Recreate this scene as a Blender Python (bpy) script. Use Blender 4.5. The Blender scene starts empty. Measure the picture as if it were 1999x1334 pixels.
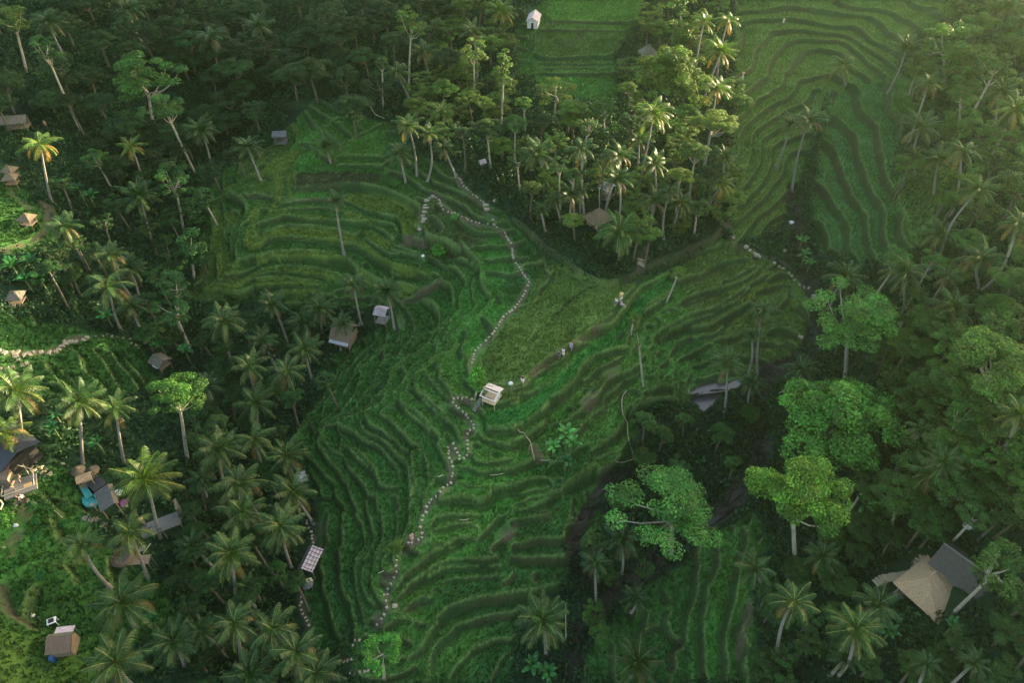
import bpy, bmesh, math, random
import numpy as np
from mathutils import Vector, Matrix

random.seed(7)
rng = np.random.default_rng(7)
scene = bpy.context.scene
COL = scene.collection
R = math.radians

# ------------------------------------------------------------------ camera
FPX, CX, CY = 1450.0, 999.5, 667.0          # focal length and centre in photo pixels
CAM = np.array([0.0, -74.0, 85.0])
PITCH = R(45)
cam_d = bpy.data.cameras.new("camera")
cam_d.sensor_width = 36
cam_d.lens = 36 * FPX / 1999
cam_d.clip_end = 3000
cam = bpy.data.objects.new("camera", cam_d)
cam.location = CAM
cam.rotation_euler = (math.pi / 2 - PITCH, 0, 0)
COL.objects.link(cam)
scene.camera = cam

# ------------------------------------------------------------------ sky, sun, exposure
SUN_EL, SUN_AZ = R(9.0), R(62)              # azimuth from +Y towards +X
world = bpy.data.worlds.new("World")
scene.world = world
world.use_nodes = True
wn = world.node_tree
sky = wn.nodes.new("ShaderNodeTexSky")
sky.sky_type = 'NISHITA'
sky.sun_disc = False
sky.sun_elevation = SUN_EL
sky.sun_rotation = SUN_AZ
sky.air_density = 1.2
sky.dust_density = 3.0
sky.ozone_density = 0.6
wn.links.new(sky.outputs[0], wn.nodes["Background"].inputs[0])
wn.nodes["Background"].inputs[1].default_value = 0.15
sun_d = bpy.data.lights.new("sun", 'SUN')
sun_d.energy = 5.0
sun_d.angle = R(0.6)
sun_d.color = (1.0, 0.80, 0.50)
sun = bpy.data.objects.new("sun", sun_d)
SUN = Vector((math.sin(SUN_AZ) * math.cos(SUN_EL), math.cos(SUN_AZ) * math.cos(SUN_EL), math.sin(SUN_EL)))
sun.rotation_euler = SUN.to_track_quat('Z', 'Y').to_euler()
sun.location = (200, 100, 120)
COL.objects.link(sun)
scene.view_settings.view_transform = 'Standard'
scene.view_settings.look = 'None'
scene.view_settings.gamma = 1
scene.view_settings.exposure = 2.6
scene.cycles.use_denoising = True
scene.cycles.denoiser = 'OPENIMAGEDENOISE'
scene.cycles.denoising_input_passes = 'RGB_ALBEDO_NORMAL'
scene.cycles.denoising_prefilter = 'NONE'
scene.cycles.use_adaptive_sampling = False
scene.cycles.max_bounces = 6
scene.cycles.volume_bounces = 0
scene.cycles.transparent_max_bounces = 6

# ------------------------------------------------------------------ helpers
def ray(px, py):
    u, v = (px - CX) / FPX, (CY - py) / FPX
    s, c = math.sin(PITCH), math.cos(PITCH)
    d = np.array([u, c + v * s, -s + v * c])
    return d

def project(X, Y, Z):
    s, c = math.sin(PITCH), math.cos(PITCH)
    dx, dy, dz = X - CAM[0], Y - CAM[1], Z - CAM[2]
    zf = dy * c - dz * s
    yu = dy * s + dz * c
    return CX + FPX * dx / zf, CY - FPX * yu / zf, zf

def at_z(px, py, z):
    d = ray(px, py)
    t = (z - CAM[2]) / d[2]
    return CAM + d * t

def tag(o, label=None, cat=None, group=None, kind=None):
    if label: o["label"] = label
    if cat: o["category"] = cat
    if group: o["group"] = group
    if kind: o["kind"] = kind
    return o

def link(name, data, parent=None, loc=None, rot=None, scale=None):
    o = bpy.data.objects.new(name, data)
    COL.objects.link(o)
    if parent: o.parent = parent
    if loc is not None: o.location = loc
    if rot is not None: o.rotation_euler = rot
    if scale is not None: o.scale = scale
    return o

def empty(name, loc, rz=0, label=None, cat=None, group=None):
    o = link(name, None, loc=loc, rot=(0, 0, rz))
    o.empty_display_size = 0.5
    return tag(o, label, cat, group)

def raw_mesh(name, verts, faces_flat, nv, mats=(), smooth=False):
    """verts (n,3); faces_flat flat index array with nv vertices per face"""
    me = bpy.data.meshes.new(name)
    verts = np.asarray(verts, np.float32)
    faces_flat = np.asarray(faces_flat, np.int32).ravel()
    nf = len(faces_flat) // nv
    me.vertices.add(len(verts)); me.vertices.foreach_set("co", verts.ravel())
    me.loops.add(len(faces_flat)); me.loops.foreach_set("vertex_index", faces_flat)
    me.polygons.add(nf)
    me.polygons.foreach_set("loop_start", np.arange(nf, dtype=np.int32) * nv)
    me.polygons.foreach_set("loop_total", np.full(nf, nv, np.int32))
    if smooth: me.polygons.foreach_set("use_smooth", np.ones(nf, bool))
    for m in mats: me.materials.append(m)
    me.update(calc_edges=True)
    return me

def put_color(me, name, cols):
    a = me.color_attributes.new(name, 'FLOAT_COLOR', 'POINT')
    c = np.ones((len(me.vertices), 4), np.float32)
    c[:, :3] = cols
    a.data.foreach_set("color", c.ravel())

def in_poly(px, py, poly):
    inside = np.zeros(np.shape(px), bool)
    n = len(poly)
    for i in range(n):
        x1, y1 = poly[i]; x2, y2 = poly[(i + 1) % n]
        if y1 == y2: continue
        c = ((y1 > py) != (y2 > py)) & (px < (x2 - x1) * (py - y1) / (y2 - y1) + x1)
        inside ^= c
    return inside

def value_noise(x, y, scale, seed):
    """smooth lattice noise in -1..1"""
    r = np.random.default_rng(seed)
    g = r.uniform(-1, 1, (256, 256))
    u, v = x / scale + 1000.3, y / scale + 1000.7
    i, j = np.floor(u).astype(int), np.floor(v).astype(int)
    fu, fv = u - i, v - j
    fu = fu * fu * (3 - 2 * fu); fv = fv * fv * (3 - 2 * fv)
    a = g[i % 256, j % 256]; b = g[(i + 1) % 256, j % 256]
    c = g[i % 256, (j + 1) % 256]; d = g[(i + 1) % 256, (j + 1) % 256]
    return (a * (1 - fu) + b * fu) * (1 - fv) + (c * (1 - fu) + d * fu) * fv

# ------------------------------------------------------------------ materials
def new_mat(name):
    m = bpy.data.materials.new(name)
    m.use_nodes = True
    nt = m.node_tree
    for n in list(nt.nodes): nt.nodes.remove(n)
    out = nt.nodes.new("ShaderNodeOutputMaterial")
    return m, nt, out

def N(nt, typ, **kw):
    n = nt.nodes.new(typ)
    for k, v in kw.items():
        if k.startswith("i_"):
            n.inputs[k[2:].replace("_", " ")].default_value = v
        else:
            setattr(n, k, v)
    return n

def mixc(nt, a, b, fac, blend='MIX'):
    n = nt.nodes.new("ShaderNodeMix"); n.data_type = 'RGBA'; n.blend_type = blend
    for sock, val in ((n.inputs[6], a), (n.inputs[7], b), (n.inputs[0], fac)):
        if hasattr(val, "links"): nt.links.new(val, sock)
        elif isinstance(val, (int, float)): sock.default_value = val
        else: sock.default_value = (*val, 1)
    return n.outputs[2]

def ramp(nt, src, stops):
    r = nt.nodes.new("ShaderNodeValToRGB")
    e = r.color_ramp.elements
    while len(e) < len(stops): e.new(0.5)
    for k, (p, c) in enumerate(stops):
        e[k].position = p
        e[k].color = (c, c, c, 1) if isinstance(c, (int, float)) else (*c, 1)
    nt.links.new(src, r.inputs[0])
    return r.outputs[0]

def foliage_mat(name, attr=True, objcol=True, transl=0.3, vary=0.5, scale=0.6, rough=0.55):
    m, nt, out = new_mat(name)
    col = None
    if attr:
        a = N(nt, "ShaderNodeAttribute", attribute_name="tone"); col = a.outputs["Color"]
    if objcol:
        oi = N(nt, "ShaderNodeObjectInfo")
        col = oi.outputs["Color"] if col is None else mixc(nt, col, oi.outputs["Color"], 1.0, 'MULTIPLY')
    geo = N(nt, "ShaderNodeNewGeometry")
    no = N(nt, "ShaderNodeTexNoise", i_Scale=scale, i_Detail=3.0)
    nt.links.new(geo.outputs["Position"], no.inputs["Vector"])
    v = ramp(nt, no.outputs["Fac"], [(0.3, 1 - vary), (0.7, 1 + vary * 0.6)])
    col = mixc(nt, col, v, 1.0, 'MULTIPLY')
    ri = ramp(nt, geo.outputs["Random Per Island"], [(0.0, 0.6), (1.0, 1.4)])
    col = mixc(nt, col, ri, 1.0, 'MULTIPLY')
    d = N(nt, "ShaderNodeBsdfPrincipled", i_Roughness=rough)
    d.inputs["Specular IOR Level"].default_value = 0.25
    nt.links.new(col, d.inputs["Base Color"])
    t = N(nt, "ShaderNodeBsdfTranslucent")
    tc = mixc(nt, col, (1.2, 1.25, 0.5), 1.0, 'MULTIPLY')
    nt.links.new(tc, t.inputs["Color"])
    mx = N(nt, "ShaderNodeMixShader"); mx.inputs[0].default_value = transl
    nt.links.new(d.outputs[0], mx.inputs[1]); nt.links.new(t.outputs[0], mx.inputs[2])
    nt.links.new(mx.outputs[0], out.inputs[0])
    return m

def rough_mat(name, c1, c2, scale=6.0, stretch=(1, 1, 1), rough=0.85, bump=0.3, metallic=0.0, coord='Object', detail=5.0, spots=None):
    m, nt, out = new_mat(name)
    tc = N(nt, "ShaderNodeTexCoord")
    mp = N(nt, "ShaderNodeMapping"); mp.inputs["Scale"].default_value = stretch
    nt.links.new(tc.outputs[coord], mp.inputs[0])
    no = N(nt, "ShaderNodeTexNoise", i_Scale=scale, i_Detail=detail, i_Roughness=0.65)
    nt.links.new(mp.outputs[0], no.inputs["Vector"])
    f = ramp(nt, no.outputs["Fac"], [(0.32, 0.0), (0.68, 1.0)])
    col = mixc(nt, c1, c2, f)
    if spots:
        n2 = N(nt, "ShaderNodeTexNoise", i_Scale=spots[1], i_Detail=4.0)
        nt.links.new(tc.outputs[coord], n2.inputs["Vector"])
        col = mixc(nt, col, spots[0], ramp(nt, n2.outputs["Fac"], [(0.52, 0.0), (0.62, 0.8)]))
    b = N(nt, "ShaderNodeBsdfPrincipled", i_Roughness=rough, i_Metallic=metallic)
    nt.links.new(col, b.inputs["Base Color"])
    bp = N(nt, "ShaderNodeBump"); bp.inputs["Strength"].default_value = bump; bp.inputs["Distance"].default_value = 0.05
    nt.links.new(no.outputs["Fac"], bp.inputs["Height"]); nt.links.new(bp.outputs[0], b.inputs["Normal"])
    nt.links.new(b.outputs[0], out.inputs[0])
    return m

def ground_mat(name):
    m, nt, out = new_mat(name)
    a = N(nt, "ShaderNodeAttribute", attribute_name="tone")
    geo = N(nt, "ShaderNodeNewGeometry")
    n1 = N(nt, "ShaderNodeTexNoise", i_Scale=3.2, i_Detail=6.0, i_Roughness=0.75)
    n2 = N(nt, "ShaderNodeTexNoise", i_Scale=0.35, i_Detail=4.0)
    for n in (n1, n2): nt.links.new(geo.outputs["Position"], n.inputs["Vector"])
    c = mixc(nt, a.outputs["Color"], ramp(nt, n1.outputs["Fac"], [(0.25, 0.45), (0.75, 1.45)]), 1.0, 'MULTIPLY')
    c = mixc(nt, c, ramp(nt, n2.outputs["Fac"], [(0.3, 0.75), (0.7, 1.2)]), 1.0, 'MULTIPLY')
    b = N(nt, "ShaderNodeBsdfPrincipled", i_Roughness=0.9)
    b.inputs["Specular IOR Level"].default_value = 0.15
    nt.links.new(c, b.inputs["Base Color"])
    bp = N(nt, "ShaderNodeBump"); bp.inputs["Strength"].default_value = 0.6; bp.inputs["Distance"].default_value = 0.25
    nt.links.new(n1.outputs["Fac"], bp.inputs["Height"]); nt.links.new(bp.outputs[0], b.inputs["Normal"])
    nt.links.new(b.outputs[0], out.inputs[0])
    return m

M = {}
M['ground'] = ground_mat("ground")
M['rice'] = foliage_mat("rice", attr=True, objcol=False, transl=0.3, vary=0.3, scale=0.25)
M['leaf'] = foliage_mat("leaf", attr=True, objcol=True, transl=0.3, vary=0.45, scale=0.5)
M['frond'] = foliage_mat("frond", attr=True, objcol=True, transl=0.3, vary=0.25, scale=0.5, rough=0.4)
M['palm_trunk'] = rough_mat("palm_trunk", (0.24, 0.22, 0.195), (0.12, 0.11, 0.095), 3.0, (1, 1, 4))
M['bark'] = rough_mat("bark", (0.34, 0.31, 0.25), (0.17, 0.15, 0.11), 2.0, (2, 2, 0.6))
M['dark_bark'] = rough_mat("dark_bark", (0.10, 0.085, 0.06), (0.05, 0.045, 0.03), 3.0, (2, 2, 0.6))
M['thatch'] = rough_mat("thatch", (0.19, 0.145, 0.095), (0.08, 0.058, 0.04), 9.0, (1, 1, 1), 0.95, 0.8)
M['old_thatch'] = rough_mat("old_thatch", (0.17, 0.14, 0.11), (0.06, 0.05, 0.045), 9.0, (1, 1, 1), 0.95, 0.8, spots=((0.05, 0.09, 0.03), 1.2))
M['pale_thatch'] = rough_mat("pale_thatch", (0.50, 0.345, 0.205), (0.17, 0.11, 0.065), 10.0, (1, 1, 1), 0.95, 0.9)
M['wood'] = rough_mat("wood", (0.24, 0.18, 0.12), (0.10, 0.075, 0.05), 5.0, (1, 6, 6))
M['grey_wood'] = rough_mat("grey_wood", (0.20, 0.185, 0.165), (0.09, 0.082, 0.075), 5.0, (1, 6, 6))
M['tan_plank'] = rough_mat('tan_plank', (0.36, 0.28, 0.18), (0.17, 0.13, 0.085), 5.0, (1, 6, 6))
M['bamboo'] = rough_mat("bamboo", (0.52, 0.45, 0.32), (0.28, 0.23, 0.15), 4.0, (1, 5, 5), 0.6)
M['white_wall'] = rough_mat("white_wall", (0.66, 0.63, 0.60), (0.42, 0.40, 0.37), 2.0)
M['tin'] = rough_mat("tin", (0.42, 0.42, 0.44), (0.22, 0.22, 0.24), 1.5, (1, 8, 1), 0.5, 0.2, 0.3)
M['pale_tin'] = rough_mat("pale_tin", (0.62, 0.55, 0.53), (0.36, 0.31, 0.30), 1.6, (1, 4, 1), 0.6)
M['pink_tin'] = rough_mat("pink_tin", (0.50, 0.41, 0.43), (0.26, 0.20, 0.215), 1.4, (1, 2, 1), 0.7)
M['dark_roof'] = rough_mat("dark_roof", (0.030, 0.033, 0.045), (0.012, 0.013, 0.018), 3.0, (1, 5, 1), 0.7)
M['grey_tile'] = rough_mat("grey_tile", (0.075, 0.064, 0.052), (0.028, 0.025, 0.021), 8.0, (1, 1, 1), 0.8, 0.8)
M['brown_tile'] = rough_mat("brown_tile", (0.20, 0.13, 0.09), (0.07, 0.048, 0.035), 8.0, (1, 1, 1), 0.8, 0.8)
M['turquoise'] = rough_mat("turquoise", (0.035, 0.30, 0.30), (0.018, 0.17, 0.18), 2.0, (1, 1, 1), 0.5)
M['blue'] = rough_mat("blue", (0.03, 0.10, 0.26), (0.02, 0.06, 0.16), 2.0, (1, 1, 1), 0.45)
M['slate'] = rough_mat("slate", (0.085, 0.085, 0.09), (0.04, 0.042, 0.046), 2.0, (1, 1, 1), 0.55)
M['stone'] = rough_mat("stone", (0.40, 0.34, 0.255), (0.19, 0.16, 0.12), 5.0)
M['flagstone'] = rough_mat("flagstone", (0.36, 0.30, 0.24), (0.18, 0.15, 0.12), 4.0)
M['white'] = rough_mat("white", (0.75, 0.73, 0.70), (0.52, 0.50, 0.48), 3.0, rough=0.6)
M['void'] = rough_mat("void", (0.015, 0.013, 0.012), (0.008, 0.007, 0.006), 3.0)
def flat_mat(name, c, rough=0.7):
    return rough_mat(name, c, tuple(v * 0.72 for v in c), 7.0, rough=rough, bump=0.1)
# ------------------------------------------------------------------ the lie of the land: (photo x, photo y, height)
CTRL = """1100 100 22;1250 30 22.5;1350 50 20;1330 200 18.5;1000 80 22;900 100 21;900 250 18;1000 250 19;1250 300 18.5;1350 380 15.5;1150 400 17;1050 380 17
1400 440 12.5;1210 510 13.6;1150 545 12.6;1450 120 19.5;1450 220 17.5;1450 310 15.5;1540 150 16.2;1600 160 14.6;1565 280 11.8;1500 250 15;1480 380 12.8;1440 470 12;1560 450 8;1545 330 10;1700 400 14;1600 100 16.4;1500 30 20;1700 30 20.5;1850 0 23;800 150 20;700 60 23;550 100 19;560 200 16
400 50 20;250 30 23;450 200 14;300 130 19;100 30 25;100 150 22;640 330 15;520 330 14.5;430 400 12;650 480 10.5;500 450 11.5;400 560 7;600 560 7.5;700 450 11.5;800 410 13;830 500 11.2;855 570 9.2;870 500 12.4;790 560 7.8
700 600 4.5;480 590 5;950 430 15.5;870 340 17;760 270 17;640 220 17;560 270 14.5;900 460 14.2;980 520 13
930 620 11.5;870 620 9.5;800 620 6;760 650 4.5;900 700 11;820 700 8.5;740 720 5.5;660 750 2.5;840 780 9.5;760 800 7.5;680 820 5;600 850 2;860 860 8.8;780 900 6.5;700 930 4;630 960 1.8
830 960 7;820 1040 6;740 1040 3.5;660 1080 1;760 1130 3.5;740 1200 2;640 1200 -.5;690 1280 0;600 1280 -2
1080 620 12.3;1000 720 12.2;1180 580 12.6;1030 500 13.5;960 765 11.8;1150 680 10.5;1060 780 10;1250 620 10.5;1350 520 11.5;1450 500 11.5;1500 560 9.5;1450 620 8;1550 620 7;1350 660 7.5;1250 720 7.5;1150 790 7
1330 720 5.5;1500 680 5.5;1380 780 3.5;1280 800 4;1200 850 4.5;1100 850 7;960 840 9;960 900 7.5;1050 920 5.5;950 970 6;1050 990 3.5;1160 960 1.8;1000 1050 2.5;900 1060 4;1100 1060 1.5;880 1140 2
1000 1140 .5;900 1230 -.5;1000 1300 -2.5;850 1320 -1.5;1100 1200 -2;1150 1320 -2.5;1440 960 1;1390 1010 .5;1300 1080 -.5;1200 1150 -1.5;1560 560 6.5;1480 800 3;1470 880 2
1400 1150 1.5;1450 1200 3;1300 1200 -.5;1350 1300 0;1250 1320 -2;1480 1320 3.5;1560 1100 4;1600 1250 6;1700 1150 8;1850 1130 11;1990 1130 16;1850 1320 12;1990 1320 15;1700 1320 8.5
1600 720 6;1700 650 10;1700 800 8;1650 900 5;1800 800 13;1800 650 14;1900 700 19;1990 800 22;1990 950 19;1800 950 11;1700 520 12;1800 500 16;1900 450 21;1990 400 23.5;1850 300 20.5;1990 200 24;1780 200 18
1800 350 18;1990 30 24;1750 130 18.5;1640 450 11;1700 270 15.5
30 260 21;20 360 19.5;60 440 17;150 350 16;250 260 15;350 270 12.5;420 330 11;300 430 9;370 480 7;200 480 11.5;100 560 13.5;20 600 15;250 600 7.5;350 620 4.5;450 680 2;100 690 11.5;250 680 7.5;330 730 4.5
20 760 13;200 800 8;350 850 3;450 850 1.5;560 780 1;20 920 13;180 950 9.5;300 950 6;430 950 1.8;540 950 .5;50 1050 12;200 1060 8.5;320 1040 6;420 1100 1.5;560 1100 -.5;100 1250 9.5;250 1200 5;380 1250 .5
520 1280 -2;250 1320 4;30 1320 11"""
pts = np.array([[float(v) for v in p.split()] for p in CTRL.replace("\n", ";").split(";")])
W = np.array([at_z(*p) for p in pts])
RIDGE = 52.0                                     # unseen ridge east of the valley, heights shaped to steer sun and shade
far = np.array([[175, y, z_] for y, z_ in ((-110, 52), (-50, 52), (0, 52), (50, 56), (95, 57), (120, 46), (136, 41), (151, 45), (163, 61), (182, 82), (200, 90))] + [[-170, y, 32] for y in (-110, -50, 20, 90, 150)] +
               [[-70, 190, 38], [0, 190, 36], [70, 190, 34], [-40, -110, 2], [10, -110, -6], [60, -110, 6], [110, -110, 20], [-100, -110, 16],
                [-120, 100, 30], [130, 20, 32], [130, 90, 27], [125, -40, 26]], float)
CP = np.vstack([W, far])
SCL = 100.0
def tps(r2):
    return 0.5 * r2 * np.log(r2 + 1e-12)
P2 = CP[:, :2] / SCL
n = len(P2)
K = tps(((P2[:, None] - P2[None]) ** 2).sum(-1)) + np.eye(n) * 2e-4
A = np.zeros((n + 3, n + 3)); A[:n, :n] = K
A[:n, n] = 1; A[:n, n + 1:] = P2; A[n, :n] = 1; A[n + 1:, :n] = P2.T
coef = np.linalg.solve(A, np.concatenate([CP[:, 2], np.zeros(3)]))
def base(x, y):
    drop = 0.25 * np.clip(np.asarray(x, float) - 185, 0, 160)
    x = np.clip(np.asarray(x, float), -170, 185) / SCL; y = np.clip(np.asarray(y, float), -110, 190) / SCL
    z = coef[n] + coef[n + 1] * x + coef[n + 2] * y
    for k in range(n):
        z = z + coef[k] * tps((x - P2[k, 0]) ** 2 + (y - P2[k, 1]) ** 2)
    return z - drop

STEP = 0.18
X0, X1, Y0, Y1 = -116.0, 122.0, -47.0, 124.0
gx = np.arange(X0, X1 + 1e-6, STEP); gy = np.arange(Y0, Y1 + 1e-6, STEP)
NX, NY = len(gx), len(gy)
# smooth surface evaluated on a coarse lattice then refined (it is smooth)
cxs = np.arange(X0, X1 + 2.01, 2.0); cys = np.arange(Y0, Y1 + 2.01, 2.0)
CB = base(*np.meshgrid(cxs, cys))
def lerp_grid(G, x0, y0, st, x, y):
    u = np.clip((np.asarray(x) - x0) / st, 0, G.shape[1] - 1.001); v = np.clip((np.asarray(y) - y0) / st, 0, G.shape[0] - 1.001)
    i, j = u.astype(int), v.astype(int); fu, fv = u - i, v - j
    return (G[j, i] * (1 - fu) + G[j, i + 1] * fu) * (1 - fv) + (G[j + 1, i] * (1 - fu) + G[j + 1, i + 1] * fu) * fv
GXX, GYY = np.meshgrid(gx, gy)
B = lerp_grid(CB, X0, Y0, 2.0, GXX, GYY)

def march(px, py, hfun, off=0.0):
    """first point of the photo ray through (px, py) on the surface hfun + off"""
    d = ray(px, py); t0 = 40.0
    ts = np.arange(t0, 330, 0.5)
    P = CAM[:, None] + d[:, None] * ts
    f = P[2] - hfun(P[0], P[1]) - off
    k = np.argmax(f < 0)
    if f[k] >= 0: k = len(ts) - 1
    a, b = ts[max(k - 1, 0)], ts[k]
    for _ in range(18):
        m = 0.5 * (a + b); p = CAM + d * m
        if p[2] - hfun(p[0], p[1]) - off < 0: b = m
        else: a = m
    return CAM + d * b
hb = lambda x, y: lerp_grid(CB, X0, Y0, 2.0, x, y)
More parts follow.
